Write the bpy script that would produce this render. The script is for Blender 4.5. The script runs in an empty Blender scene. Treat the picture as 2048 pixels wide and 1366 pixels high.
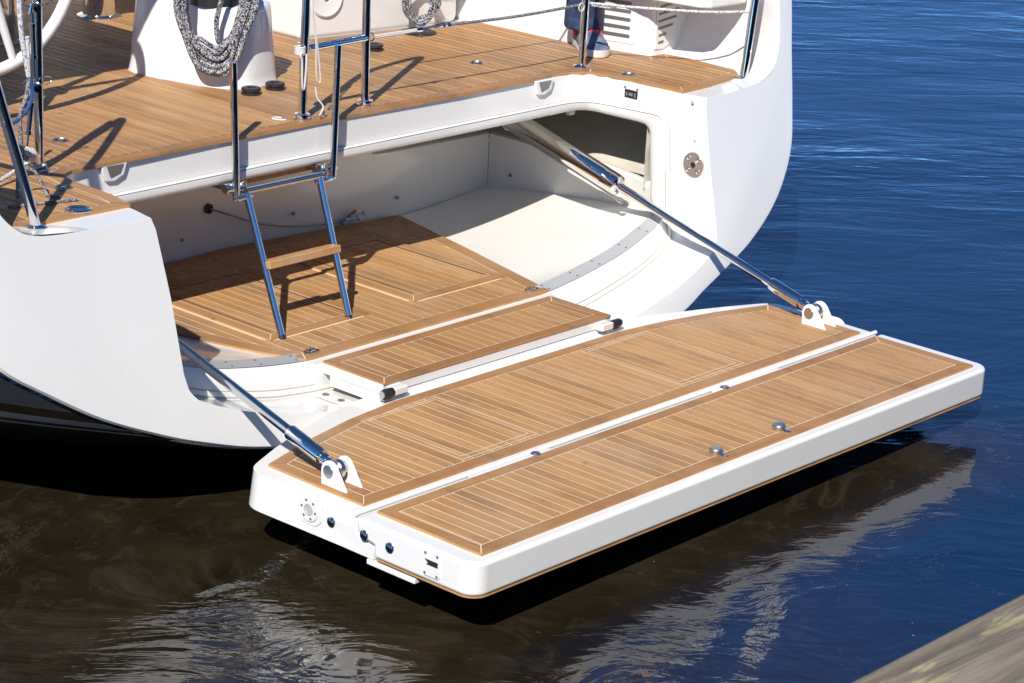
import bpy, bmesh, math, random
from mathutils import Vector, Matrix
random.seed(7)
C = bpy.context.scene.collection
R = math.radians

# ------------------------------------------------------------------ camera, world, sun
SC = bpy.context.scene
cd = bpy.data.cameras.new('camera'); cam = bpy.data.objects.new('camera', cd); C.objects.link(cam)
cam.location = (-6.3187, -4.4885, 2.8904)
cam.rotation_euler = (1.24856026, -0.05072996, -0.83256811)
cd.sensor_width = 36; cd.lens = 5.09423 * 36 / 2.048
cd.clip_start = 0.1; cd.clip_end = 2000
cd.dof.use_dof = True; cd.dof.focus_distance = 8.6; cd.dof.aperture_fstop = 20.0
SC.camera = cam
SUN = Vector((-0.90, -0.53, 0.96)).normalized()
el = math.asin(SUN.z); az = math.atan2(SUN.x, SUN.y)
w = bpy.data.worlds.new('World'); SC.world = w; w.use_nodes = True
nt = w.node_tree; bg = nt.nodes['Background']
sky = nt.nodes.new('ShaderNodeTexSky'); sky.sky_type = 'NISHITA'; sky.sun_disc = False
sky.sun_elevation = el; sky.sun_rotation = az
sky.altitude = 4000; sky.air_density = 0.7; sky.dust_density = 0.0; sky.ozone_density = 8.5
mxn = nt.nodes.new('ShaderNodeMix'); mxn.data_type = 'RGBA'; mxn.blend_type = 'MULTIPLY'; mxn.inputs[0].default_value = 1; mxn.inputs[7].default_value = (.88, 1.08, 1.08, 1)
nt.links.new(sky.outputs[0], mxn.inputs[6]); nt.links.new(mxn.outputs[2], bg.inputs[0]); bg.inputs[1].default_value = 0.125
sl = bpy.data.lights.new('sun', 'SUN'); so = bpy.data.objects.new('sun', sl); C.objects.link(so)
sl.energy = 4.7; sl.angle = R(0.53); sl.color = (1.0, 0.95, 0.875)
so.rotation_euler = SUN.to_track_quat('Z', 'Y').to_euler(); so.location = (-10, -5, 12)
SC.view_settings.view_transform = 'Standard'; SC.view_settings.look = 'None'
SC.view_settings.exposure = 0.40; SC.view_settings.gamma = 1
SC.cycles.max_bounces = 10; SC.cycles.caustics_reflective = False; SC.cycles.caustics_refractive = False

# ------------------------------------------------------------------ materials
def mat(name, col=(.8, .8, .8), rough=.4, metal=0, spec=.5, coat=0):
    m = bpy.data.materials.new(name); m.use_nodes = True
    b = m.node_tree.nodes['Principled BSDF']
    b.inputs['Base Color'].default_value = (*col, 1); b.inputs['Roughness'].default_value = rough
    b.inputs['Metallic'].default_value = metal; b.inputs['Specular IOR Level'].default_value = spec
    if coat: b.inputs['Coat Weight'].default_value = coat; b.inputs['Coat Roughness'].default_value = .04
    return m
class NB:
    def __init__(s, m): s.m = m; s.t = m.node_tree; s.b = s.t.nodes['Principled BSDF']
    def n(s, typ, ins=None, **kw):
        x = s.t.nodes.new(typ)
        for k, v in kw.items(): setattr(x, k, v)
        if ins:
            for k, v in ins.items():
                if isinstance(v, bpy.types.NodeSocket): s.t.links.new(v, x.inputs[k])
                else: x.inputs[k].default_value = v
        return x
    def noise(s, vec, scale, detail=4, rough=.5, dist=0):
        return s.n('ShaderNodeTexNoise', {'Vector': vec, 'Scale': scale, 'Detail': detail, 'Roughness': rough, 'Distortion': dist}).outputs['Fac']
    def mapr(s, v, a, b, c, d):
        return s.n('ShaderNodeMapRange', {'Value': v, 'From Min': a, 'From Max': b, 'To Min': c, 'To Max': d}).outputs[0]
    def math(s, op, a, b=0.0, c=0.0):
        x = s.n('ShaderNodeMath', {0: a, 1: b, 2: c}, operation=op); return x.outputs[0]
    def mix(s, f, a, b, blend='MIX'):
        x = s.n('ShaderNodeMix', None, data_type='RGBA', blend_type=blend)
        for i, v in ((0, f), (6, a), (7, b)):
            if isinstance(v, bpy.types.NodeSocket): s.t.links.new(v, x.inputs[i])
            else: x.inputs[i].default_value = v if i == 0 else (*v, 1)
        return x.outputs[2]
    def set(s, k, v): s.t.links.new(v, s.b.inputs[k])
    def bump(s, h, strength=.3, dist=.01, normal=None):
        x = s.n('ShaderNodeBump', {'Height': h, 'Strength': strength, 'Distance': dist})
        if normal is not None: s.t.links.new(normal, x.inputs['Normal'])
        return x.outputs[0]
    def obj(s): return s.n('ShaderNodeTexCoord').outputs['Object']
    def mapping(s, v, sc=(1, 1, 1), rot=(0, 0, 0)):
        return s.n('ShaderNodeMapping', {'Vector': v, 'Scale': sc, 'Rotation': rot}).outputs[0]

def gelcoat(name, col, rough=.22):
    m = mat(name, col, rough, coat=.35); k = NB(m); o = k.obj()
    n = k.noise(o, 2.2, 5, .6)
    k.set('Base Color', k.mix(k.mapr(n, .3, .75, 0, 1), col, tuple(c*.965 for c in col)))
    st = k.noise(k.mapping(o, (9, 9, 1.1)), 1.5, 5, .65)  # faint drip streaks in the albedo stand in for caustic light
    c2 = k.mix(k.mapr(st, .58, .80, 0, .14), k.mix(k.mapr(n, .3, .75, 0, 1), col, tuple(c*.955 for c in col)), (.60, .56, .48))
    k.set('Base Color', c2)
    k.set('Roughness', k.mapr(k.noise(o, 9, 4), .3, .7, rough*.75, rough*1.35))
    return m
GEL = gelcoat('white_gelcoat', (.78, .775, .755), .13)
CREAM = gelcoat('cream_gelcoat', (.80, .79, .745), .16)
STEEL = mat('polished_steel', (.78, .77, .75), .045, 1)
k = NB(STEEL); k.set('Roughness', k.mapr(k.noise(k.obj(), 40, 3), .3, .7, .03, .09))
DSTEEL = mat('dark_polished_steel', (.30, .30, .31), .08, 1)
SATIN = mat('brushed_steel', (.62, .62, .63), .32, 1)
ALU = mat('anodised_strip', (.50, .51, .53), .42, .35)
BLACK = mat('black_rubber', (.018, .018, .02), .45)
DARK = mat('dark_gap', (.01, .01, .01), .9)
SCREW = mat('screw_grey', (.25, .24, .23), .4, .6)
CAULK = mat('pale_caulk', (.82, .70, .53), .7)
GROOVE = mat('groove_sealant', (.42, .39, .32), .7)
WHITEP = mat('white_plastic', (.78, .78, .77), .35)
LABEL = mat('paper_label', (.82, .82, .82), .5)
INK = mat('label_ink', (.25, .25, .27), .6)
RED = mat('red_accent', (.6, .02, .03), .35)

TEAK = mat('teak', (.4, .22, .1), .55, spec=.3); k = NB(TEAK)
uv = k.n('ShaderNodeUVMap', uv_map='grain').outputs[0]
tone = k.n('ShaderNodeAttribute', attribute_name='tone').outputs['Fac']
g1 = k.noise(k.mapping(uv, (3.0, 90, 1)), 1, 6, .62, .6)
g2 = k.noise(k.mapping(uv, (9.0, 420, 1)), 1, 4, .6)
patch = k.noise(k.obj(), 3.1, 4, .6, .3)
pl = k.noise(k.mapping(uv, (1.4, 7, 1)), 1, 3, .5)
colA = k.mix(tone, (.61, .350, .142), (.32, .145, .055))
colA = k.mix(k.mapr(g1, .3, .72, 0, .60), colA, (.29, .14, .050))
colA = k.mix(k.mapr(g2, .35, .7, 0, .35), colA, (.21, .095, .034))
colA = k.mix(k.mapr(pl, .45, .8, 0, .50), colA, (.55, .32, .145))
colA = k.mix(k.mapr(patch, .55, .80, 0, .30), colA, (.17, .10, .055))
smear = k.noise(k.mapping(k.obj(), (6, 1.7, 2)), 1.0, 5, .65, .3)
colA = k.mix(k.mapr(smear, .50, .72, 0, .62), colA, (.15, .095, .055))
grey = k.noise(k.mapping(k.obj(), (1.3, 1.0, 1)), 1.7, 3, .5)
colA = k.mix(k.mapr(grey, .50, .75, 0, .40), colA, (.44, .33, .22))
spots = k.noise(k.obj(), 16, 2, .5)
colA = k.mix(k.mapr(spots, .70, .76, 0, .45), colA, (.12, .06, .03))
k.set('Base Color', colA)
k.set('Roughness', k.mapr(g1, .2, .8, .42, .66)); k.set('Normal', k.bump(g1, .25, .0012))

def hullmat():
    m = mat('dark_hull_paint', (.05, .05, .052), .28, coat=.5); k = NB(m)
    z = k.n('ShaderNodeSeparateXYZ', {0: k.obj()}).outputs[2]
    n = k.noise(k.mapping(k.obj(), (1, 1.6, 5)), 2.4, 5, .6)
    top = k.mix(k.mapr(n, .35, .7, 0, 1), (.30, .30, .30), (.44, .44, .44))  # cloudy grey stands in for the sky's sheen on the dark hull
    def band(a, b): return k.math('MULTIPLY', k.math('GREATER_THAN', z, a), k.math('LESS_THAN', z, b))
    c = k.mix(k.math('GREATER_THAN', z, HZ[0]), (.006, .006, .007), top)
    c = k.mix(band(HZ[1], HZ[2]), c, (.75, .75, .74)); c = k.mix(band(HZ[3], HZ[4]), c, (.75, .75, .74))
    k.set('Base Color', c); return m
HZ = (0.19, 0.090, 0.132, 0.052, 0.066)
HULL = hullmat()
FAB = mat('grey_lining_fabric', (.13, .12, .10), .95, spec=.1); k = NB(FAB)
k.set('Normal', k.bump(k.noise(k.obj(), 6, 5), .6, .03)); k.set('Base Color', k.mix(k.mapr(k.noise(k.obj(), 4, 6), .3, .7, 0, 1), (.46, .43, .36), (.60, .57, .48)))
def ropemat(name, a, b, scale, thr=.5, stretch=1):
    m = mat(name, a, .85, spec=.15); k = NB(m)
    v = k.n('ShaderNodeTexVoronoi', {'Vector': k.obj(), 'Scale': scale}).outputs['Color']
    s = k.n('ShaderNodeSeparateColor', {0: v}).outputs[0]
    k.set('Base Color', k.mix(k.math('GREATER_THAN', s, thr), a, b)); 
    k.set('Normal', k.bump(s, .8, .003)); return m
ROPE = ropemat('speckled_braid', (.46, .46, .48), (.03, .03, .045), 330, .46)
ROPE2 = ropemat('white_braid', (.68, .67, .66), (.22, .21, .22), 300, .80)
ROPE3 = ropemat('grey_braid', (.30, .30, .31), (.08, .08, .10), 300, .6)
ROPEW = mat('white_cord', (.60, .59, .56), .8, spec=.2)
ROPEB = ropemat('beige_braid', (.62, .55, .42), (.42, .36, .27), 260, .6)
BLUEW = mat('blue_whipping', (.02, .06, .22), .6)
JEAN = mat('denim', (.03, .045, .10), .9, spec=.15); k = NB(JEAN)
k.set('Base Color', k.mix(k.mapr(k.noise(k.obj(), 22, 6), .35, .7, 0, 1), (.016, .026, .062), (.045, .065, .13)))
k.set('Normal', k.bump(k.noise(k.mapping(k.obj(), (1, 1, 2.5)), 22, 3), .7, .012))
SHOE = mat('blue_shoe_mesh', (.10, .13, .21), .8); k = NB(SHOE)
k.set('Base Color', k.mix(k.mapr(k.noise(k.obj(), 18, 4), .4, .6, 0, 1), (.07, .10, .18), (.15, .18, .26)))
SOLE = mat('pale_sole', (.62, .60, .57), .6)
SKIN = mat('skin', (.55, .33, .24), .5); SHIRT = mat('navy_jacket', (.03, .04, .08), .8); HAIR = mat('brown_hair', (.06, .035, .02), .6)
PINK = mat('coral_laces', (.75, .05, .08), .7)
CANVAS = mat('canvas', (.45, .44, .41), .9)

# ------------------------------------------------------------------ geometry helpers
def link(name, me, parent=None, mats=(), smooth=True, angle=35):
    o = bpy.data.objects.new(name, me); C.objects.link(o)
    for m in mats: me.materials.append(m)
    if smooth:
        for p in me.polygons: p.use_smooth = True
        me.set_sharp_from_angle(angle=R(angle))
    attach(o, parent)
    return o
def attach(o, parent):
    if parent:
        o.parent = parent
        if parent.type == 'EMPTY': o.matrix_parent_inverse = Matrix.Translation(-Vector(parent['_w']))
class G:
    """collects verts and faces of ONE mesh"""
    def __init__(s): s.v = []; s.f = []; s.mi = []
    def add(s, vs, fs, mi=0):
        b = len(s.v); s.v += [tuple(v) for v in vs]
        for f in fs: s.f.append([b+i for i in f]); s.mi.append(mi)
        return s
    def loft(s, rows, closed=False, mi=0, caps=False):
        n = len(rows[0]); fs = []
        for r in range(len(rows)-1):
            for i in range(n if closed else n-1):
                j = (i+1) % n; fs.append([r*n+i, r*n+j, (r+1)*n+j, (r+1)*n+i])
        if caps: fs.append(list(range(n))[::-1]); fs.append([(len(rows)-1)*n+i for i in range(n)])
        return s.add([p for r in rows for p in r], fs, mi)
    def tube(s, pts, r, seg=12, mi=0, caps=True, closed=False):
        pts = [Vector(p) for p in pts]; n = len(pts); rows = []
        rr = r if isinstance(r, (list, tuple)) else [r]*n
        t0 = (pts[1]-pts[0]).normalized()
        u = t0.orthogonal().normalized()
        for i in range(n):
            if closed: t = (pts[(i+1) % n]-pts[i-1]).normalized()
            else: t = (pts[min(i+1, n-1)]-pts[max(i-1, 0)]).normalized()
            u = (u - t*u.dot(t)).normalized(); v = t.cross(u)
            rows.append([pts[i]+(u*math.cos(a)+v*math.sin(a))*rr[i] for a in [2*math.pi*q/seg for q in range(seg)]])
        if closed: rows.append(rows[0]); caps = False
        return s.loft(rows, True, mi, caps)
    def lathe(s, prof, origin, axis=(0, 0, 1), seg=28, mi=0):
        """prof: list of (radius, along-axis)"""
        a = Vector(axis).normalized(); u = a.orthogonal().normalized(); v = a.cross(u); o = Vector(origin)
        rows = [[o+a*h+(u*math.cos(t)+v*math.sin(t))*max(r, 1e-4) for t in [2*math.pi*q/seg for q in range(seg)]] for r, h in prof]
        return s.loft(rows, True, mi, True)
    def box(s, c, d, mi=0, rz=0, M=None):
        x, y, z = [q/2 for q in d]; vs = [(a*x, b*y, e*z) for a in (-1, 1) for b in (-1, 1) for e in (-1, 1)]
        m = M if M else Matrix.Rotation(rz, 3, 'Z')
        vs = [m @ Vector(q) + Vector(c) for q in vs]
        return s.add(vs, [[0, 1, 3, 2], [4, 6, 7, 5], [0, 4, 5, 1], [2, 3, 7, 6], [0, 2, 6, 4], [1, 5, 7, 3]], mi)
    def prism(s, poly, z0, z1, mi=0, grow=0):
        n = len(poly)
        if area(poly) < 0: poly = poly[::-1]
        pb = offset(poly, [-grow]*n) if grow else poly
        return s.add([(x, y, z0) for x, y in pb]+[(x, y, z1) for x, y in poly],
                     [list(range(n))[::-1], list(range(n, 2*n))]+[[i, (i+1) % n, n+(i+1) % n, n+i] for i in range(n)], mi)
    def ob(s, name, mats, parent=None, bevel=0, seg=3, angle=35, smooth=True, recalc=True):
        me = bpy.data.meshes.new(name); me.from_pydata(s.v, [], s.f)
        for p, i in zip(me.polygons, s.mi): p.material_index = i
        if recalc:
            bm = bmesh.new(); bm.from_mesh(me); bmesh.ops.remove_doubles(bm, verts=bm.verts, dist=1e-5)
            bmesh.ops.recalc_face_normals(bm, faces=bm.faces); bm.to_mesh(me); bm.free()
        o = link(name, me, parent, mats if isinstance(mats, (list, tuple)) else [mats], smooth, angle)
        if bevel:
            m = o.modifiers.new('bevel', 'BEVEL'); m.width = bevel; m.segments = seg; m.limit_method = 'ANGLE'; m.angle_limit = R(40); m.harden_normals = True
        return o
def area(p): return sum(p[i][0]*p[(i+1) % len(p)][1]-p[(i+1) % len(p)][0]*p[i][1] for i in range(len(p)))/2
def offset(p, ws):
    """inset a CCW polygon; ws[i] is the inset of edge i -> i+1"""
    n = len(p); out = []
    for i in range(n):
        a = Vector(p[i-1]); b = Vector(p[i]); c = Vector(p[(i+1) % n])
        d0 = (b-a).normalized(); d1 = (c-b).normalized()
        n0 = Vector((-d0.y, d0.x)); n1 = Vector((-d1.y, d1.x)); w0 = ws[i-1]; w1 = ws[i]
        det = d0.x*d1.y-d0.y*d1.x
        if abs(det) < .02: q = b+n1*w1 if w1 == w0 else b+n1*max(w1, w0)
        else:
            p0 = b+n0*w0; p1 = b+n1*w1; t = ((p1-p0).x*d1.y-(p1-p0).y*d1.x)/det; q = p0+d0*t
        out.append((q.x, q.y))
    return out
def clipx(p, a, b):
    for lim, sg in ((a, 1), (b, -1)):
        q = []
        for i in range(len(p)):
            u = p[i]; v = p[(i+1) % len(p)]; du = (u[0]-lim)*sg; dv = (v[0]-lim)*sg
            if du >= 0: q.append(u)
            if (du >= 0) != (dv >= 0): t = du/(du-dv); q.append((u[0]+(v[0]-u[0])*t, u[1]+(v[1]-u[1])*t))
        p = q
        if len(p) < 3: return []
    return p
def cr(pts, k=6):
    """Catmull-Rom through points"""
    P = [Vector(p) for p in pts]; P = [P[0]*2-P[1]]+P+[P[-1]*2-P[-2]]; out = []
    for i in range(1, len(P)-2):
        for j in range(k):
            t = j/k; a, b, c, d = P[i-1:i+3]
            out.append(.5*((2*b)+(c-a)*t+(2*a-5*b+4*c-d)*t*t+(3*b-a-3*c+d)*t**3))
    out.append(P[-2]); return out
def resample(pts, n):
    P = [Vector(p) for p in pts]; L = [0]
    for a, b in zip(P, P[1:]): L.append(L[-1]+(b-a).length)
    out = []; j = 0
    for i in range(n):
        s = L[-1]*i/(n-1)
        while j < len(L)-2 and L[j+1] < s: j += 1
        t = (s-L[j])/max(L[j+1]-L[j], 1e-9); out.append(P[j].lerp(P[j+1], min(t, 1)))
    return out
def arc(c, r, a0, a1, n=8): return [(c[0]+r*math.cos(R(a0+(a1-a0)*i/n)), c[1]+r*math.sin(R(a0+(a1-a0)*i/n))) for i in range(n+1)]
def rrect(x0, y0, x1, y1, r, n=5):
    return arc((x1-r, y1-r), r, 0, 90, n)+arc((x0+r, y1-r), r, 90, 180, n)+arc((x0+r, y0+r), r, 180, 270, n)+arc((x1-r, y0+r), r, 270, 360, n)
def empty(name, loc, parent=None):
    o = bpy.data.objects.new(name, None); C.objects.link(o); o.location = loc; o.empty_display_size = .1
    o['_w'] = tuple(loc); attach(o, parent)
    return o
def tag(o, label, cat, group=None, kind=None):
    if label: o['label'] = label
    if cat: o['category'] = cat
    if group: o['group'] = group
    if kind: o['kind'] = kind
    return o
def adopt(root, *obs):
    for o in obs: o.parent = root; o.matrix_parent_inverse = Matrix.Translation(-root.location)

def split(o, newname=None):
    me = o.data; bm = bmesh.new(); bm.from_mesh(me); bm.verts.ensure_lookup_table()
    seen = set(); isl = []
    for v in bm.verts:
        if v.index in seen: continue
        st = [v]; cur = set()
        while st:
            u = st.pop()
            if u.index in cur: continue
            cur.add(u.index); st += [e.other_vert(u) for e in u.link_edges]
        seen |= cur; isl.append(cur)
    if newname: o.name = newname
    if len(isl) < 2: bm.free(); return
    out = []
    for i, cur in enumerate(isl):
        b2 = bm.copy(); b2.verts.ensure_lookup_table(); bmesh.ops.delete(b2, geom=[v for v in b2.verts if v.index not in cur], context='VERTS')
        m2 = me.copy(); b2.to_mesh(m2); b2.free()
        if i == 0: first = m2
        else:
            c = o.copy(); c.data = m2; C.objects.link(c)
    o.data = first; bm.free()
# teak decking: real boards over a pale caulk bed
def teak(name, poly, z, parent, border=.043, plank=.0445, gap=.0044, tb=0.0, bw=None, x_off=0.0, th=.006, lines=(), dirx=False, seed=1, side=.012):
    rnd = random.Random(seed)
    if dirx: poly = [(y, -x) for x, y in poly]
    if area(poly) < 0: poly = poly[::-1]; bw = bw[::-1][1:]+bw[::-1][:1] if bw else None
    n = len(poly); ws = bw or [border]*n
    V = []; F = []; U = []; T = []; MI = []
    def out(p): return (-p[1], p[0]) if dirx else p
    def face(pts, uvs, tn, mi=0, zz=None):
        b = len(V); V.extend([(*out(q), z if zz is None else zz) for q in pts]); F.append(list(range(b, b+len(pts)))); U.append(uvs); T.append(tn); MI.append(mi)
        return b
    # caulk bed
    face([tuple(q) for q in poly], [(q[0], q[1]) for q in poly], 0, 1, z-.0016)
    # bed sides
    for i in range(n):
        a, b = poly[i], poly[(i+1) % n]; k = len(V); L = math.dist(a, b)
        V.extend([(*out(a), z-side), (*out(b), z-side), (*out(b), z-.0002), (*out(a), z-.0002)]); F.append([k, k+1, k+2, k+3])
        U.append([(a[0]*.7+a[1]*.7, .01*i), (b[0]*.7+b[1]*.7, .01*i), (b[0]*.7+b[1]*.7, .01*i+.01), (a[0]*.7+a[1]*.7, .01*i+.01)]); T.append(.25); MI.append(0)
    inner = offset(poly, ws)
    def corner(i):
        a, b, c = Vector(poly[i-1]), Vector(poly[i]), Vector(poly[(i+1) % n])
        return (b-a).angle(c-b, 0) > R(28) or ws[i-1] != ws[i]
    arc_l = 0; tn = .45+tb+rnd.random()*.35; ofs = (rnd.random()*50, rnd.random()*50)
    for i in range(n):
        j = (i+1) % n
        if ws[i] <= 0: continue
        if corner(i): tn = .45+tb+rnd.random()*.35; ofs = (rnd.random()*50, rnd.random()*50)
        a, b, c, d = Vector(poly[i]), Vector(poly[j]), Vector(inner[j]), Vector(inner[i])
        t = (b-a).normalized(); L = (b-a).length
        if corner(i): a = a+t*gap/2; d = d+t*gap/2
        if corner(j): b = b-t*gap/2; c = c-t*gap/2
        uvs = []
        for q in (a, b, c, d):
            s = (q-Vector(poly[i])).dot(t); r = Vector((-t.y, t.x)).dot(q-Vector(poly[i])); uvs.append((arc_l+s+ofs[0], r+ofs[1]))
        face([tuple(a), tuple(b), tuple(c), tuple(d)], uvs, tn); arc_l += L
    core = offset(poly, [q+gap if q > 0 else 0 for q in ws])
    xs = [q[0] for q in core]; x = math.floor((min(xs)-x_off)/plank)*plank+x_off
    while x < max(xs):
        q = clipx(core, x+gap/2, x+plank-gap/2)
        if len(q) >= 3 and abs(area(q)) > 2e-5:
            ys = [p[1] for p in q]; y0, y1 = min(ys), max(ys)
            ox, oy = rnd.random()*60, rnd.random()*60; tn = min(1, abs(rnd.gauss(.22+tb, .24)))
            face(q, [(p[1]+ox, p[0]+oy) for p in q], tn)
        x += plank
    for (a, b, lw) in lines:
        a = Vector(a); b = Vector(b); t = (b-a).normalized(); nn = Vector((-t.y, t.x))*lw/2
        face([tuple(a-nn), tuple(b-nn), tuple(b+nn), tuple(a+nn)], [(0, 0)]*4, 0, 1, z+.0005)
    me = bpy.data.meshes.new(name); me.from_pydata(V, [], F)
    ul = me.uv_layers.new(name='grain'); at = me.attributes.new('tone', 'FLOAT', 'FACE')
    for p, uvs, tn, mi in zip(me.polygons, U, T, MI):
        p.material_index = mi; at.data[p.index].value = tn
        for li, q in zip(p.loop_indices, uvs): ul.data[li].uv = q
    return link(name, me, parent, [TEAK, CAULK], False)
def teakbox(name, c, d, parent, along='x', M=None, tone=.2, bevel=.004):
    g = G().box(c, d, M=M); o = g.ob(name, TEAK, parent, bevel=bevel)
    me = o.data; ul = me.uv_layers.new(name='grain'); at = me.attributes.new('tone', 'FLOAT', 'FACE')
    ax = 'xyz'.index(along); r1, r2 = random.random()*40, random.random()*40
    for p in me.polygons:
        at.data[p.index].value = tone
        for li in p.loop_indices:
            v = me.vertices[me.loops[li].vertex_index].co; oth = [i for i in range(3) if i != ax]
            ul.data[li].uv = (v[ax]+r1, v[oth[0]]+v[oth[1]]+r2)
    return o
mx = lambda pts: [(-p[0], *p[1:]) for p in pts]
PX = 1.02          # the port wing is a touch wider

# ================================================================== YACHT
Y = empty('sailing_yacht', (0, 1.4, -.26))
tag(Y, 'white sailing yacht seen from astern with teak decks and its transom folded down', 'sailing yacht')
def part(o, parent=Y):
    return o
class PYacht: pass
# every part is authored in world coordinates; parent transform is compensated once at the end
PARTS = []

# ---- curves of the transom and its recess (starboard half)
def seg(*lists): return lists
C1 = [(0, 1.925, .608), (1.17, 1.925, .608)]
C2 = [(1.17, 1.925, .608), (1.23, 1.921, .608), (1.28, 1.90, .608), (1.315, 1.865, .609), (1.33, 1.81, .610)]
C3 = [(1.33, 1.81, .610), (1.33, 1.55, .620)]
C4 = [(1.33, 1.55, .620), (1.33, 1.515, .618), (1.33, 1.49, .600), (1.33, 1.478, .570)]
C5 = [(1.33, 1.478, .570), (1.33, 1.44, .20)]
C6 = [(1.33, 1.44, .20), (1.33, 1.432, .165), (1.318, 1.42, .130), (1.27, 1.412, .102), (1.21, 1.405, .080)]
C7 = cr([(1.21, 1.405, .080), (1.1, 1.40, .043), (1.0, 1.40, .015), (.84, 1.40, -.022), (.72, 1.40, -.041), (.53, 1.40, -.057), (0, 1.40, -.080)])
O1 = [(0, 1.925, .562), (1.22, 1.925, .562)]
O2 = [(1.22, 1.925, .562), (1.28, 1.92, .562), (1.315, 1.90, .562), (1.33, 1.86, .562)]
O3 = [(1.33, 1.86, .562), (1.33, 1.64, .565)]
O4 = [(1.33, 1.64, .565), (1.33, 1.605, .563), (1.33, 1.583, .55), (1.33, 1.575, .53)]
O5 = [(1.33, 1.575, .53), (1.33, 1.55, .27)]
O6 = [(1.33, 1.55, .27), (1.33, 1.53, .25), (1.325, 1.50, .235), (1.30, 1.46, .215), (1.24, 1.45, .185)]
O7 = cr([(1.24, 1.45, .185), (1.06, 1.45, .122), (.87, 1.45, .082), (.65, 1.45, .051), (.35, 1.45, .03), (0, 1.45, .022)])
E1 = [(0, 1.925, .712), (1.12, 1.93, .712)]
E2 = [(1.12, 1.93, .712), (1.22, 1.927, .712), (1.29, 1.90, .712), (1.325, 1.85, .712), (1.34, 1.78, .712)]
E3 = [(1.34, 1.78, .712), (1.342, 1.52, .712)]
E4 = [(1.342, 1.52, .712), (1.355, 1.43, .712), (1.372, 1.343, .712)]
def tp(x, z): return (x, 1.165+.25*z, z)
E5 = [tp(1.372, .712), tp(1.36, .674), tp(1.343, .463), tp(1.338, .226)]
E6 = [tp(1.338, .226), tp(1.327, .173), tp(1.30, .140), tp(1.25, .116)]
E7 = cr([tp(1.25, .116), tp(1.209, .098), tp(1.08, .052), tp(.888, .008), tp(.75, -.018), tp(.4, -.06), tp(0, -.085)])
NS = (14, 10, 8, 8, 14, 10, 40)
def join(*segs):
    out = []
    for s, n in zip(segs, NS): out += resample(s, n)[:-1] if s is not segs[-1] else resample(s, n)
    return out
Cc = join(C1, C2, C3, C4, C5, C6, C7); Oc = join(O1, O2, O3, O4, O5, O6, O7); Ec = join(E1, E2, E3, E4, E5, E6, E7)
i4 = sum(NS[:3])-3; i5 = i4+NS[3]-1                      # starts of the segments that meet the transom skin
def facing(i):
    """direction the lip faces: -y on the beam, -x on the side, up along the bottom"""
    t = i/len(Cc)
    if i < sum(NS[:1]): return Vector((0, -1, 0))
    s = sum(NS[:2])-2
    if i < s: f = (i-NS[0])/(NS[1]); return Vector((-f, -(1-f), 0)).normalized()
    if i < sum(NS[:5])-5: return Vector((-1, 0, 0))
    e = sum(NS[:6])-6
    if i < e: f = (i-(sum(NS[:5])-5))/NS[5]; return Vector((-(1-f), 0, f)).normalized()
    return Vector((0, -.2, 1)).normalized()
rows = []
prof = [(0, 0), (.0, .004), (.03, .014), (.10, .016), (.13, .007), (.17, .006), (.20, .016), (.55, .017), (.80, .014), (.93, .008), (1.0, 0)]
eps = .014
ring_rows = []
for f in (0, .02, .3, .6, .9, 1): ring_rows.append([Ec[i].lerp(Cc[i], f) for i in range(len(Cc))])
lip = []
for u, h in prof: lip.append([Cc[i].lerp(Oc[i], u)+facing(i)*h*(1 if i > 2 else 1) for i in range(len(Cc))])
ret = [[Oc[i]+(Vector((0, .05, .004)) if i < NS[0] else (Vector((.03, .03, 0)) if i < sum(NS[:5])-5 else Vector((0, .0, -.03)))) for i in range(len(Cc))]]
def both(g, rows, mi=0):
    g.loft(rows, False, mi); g.loft([[Vector((-p.x*PX, p.y, p.z)) for p in r] for r in rows], False, mi)
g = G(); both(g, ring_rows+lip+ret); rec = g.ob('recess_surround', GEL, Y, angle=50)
# sealant grooves of the bottom lip
g = G()
for cur, dz in ((0.02, .004), (.15, .0115)):
    for s in (1, -PX):
        pts = [Cc[i].lerp(Oc[i], cur)+facing(i)*dz for i in range(i5+6, len(Cc))]
        g.tube([(p.x*s, p.y, p.z) for p in pts], .0026, 6)
    for s in (1, -PX):
        if cur < .1: g.tube([((Cc[i].x-.003)*s, Cc[i].y, Cc[i].z) for i in range(0, i5+7)], .0022, 6)
g.ob('seal_line', GROOVE, Y)

# ---- transom skin
T = [tp(2.03, 1.25), tp(1.995, 1.014), tp(1.958, .823), tp(1.925, .632), tp(1.885, .46), tp(1.80, .325), tp(1.69, .222), tp(1.55, .135), tp(1.43, .082), tp(1.33, .042), tp(1.22, .0), tp(1.1, -.05), tp(.9, -.105), tp(.5, -.16), tp(0, -.18)]
Tp = [tp(2.10, .62), tp(2.07, .46), tp(2.03, .372), tp(1.875, .264), tp(1.71, .162), tp(1.53, .078), tp(1.34, .004), tp(1.06, -.076), tp(.6, -.14), tp(0, -.18)]
Tp = [tp(2.19, 1.25), tp(2.16, 1.014), tp(2.13, .823)]+Tp
top = [tp(1.372, .712), (1.52, 1.343, .713), (1.65, 1.345, .722), (1.75, 1.349, .736), (1.805, 1.356, .764), (1.852, 1.369, .816), (1.885, 1.392, .908), (1.90, 1.415, 1.0), (1.93, 1.477, 1.25)]
top = [(x, 1.165+.25*z, z) for x, y, z in top]
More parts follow.
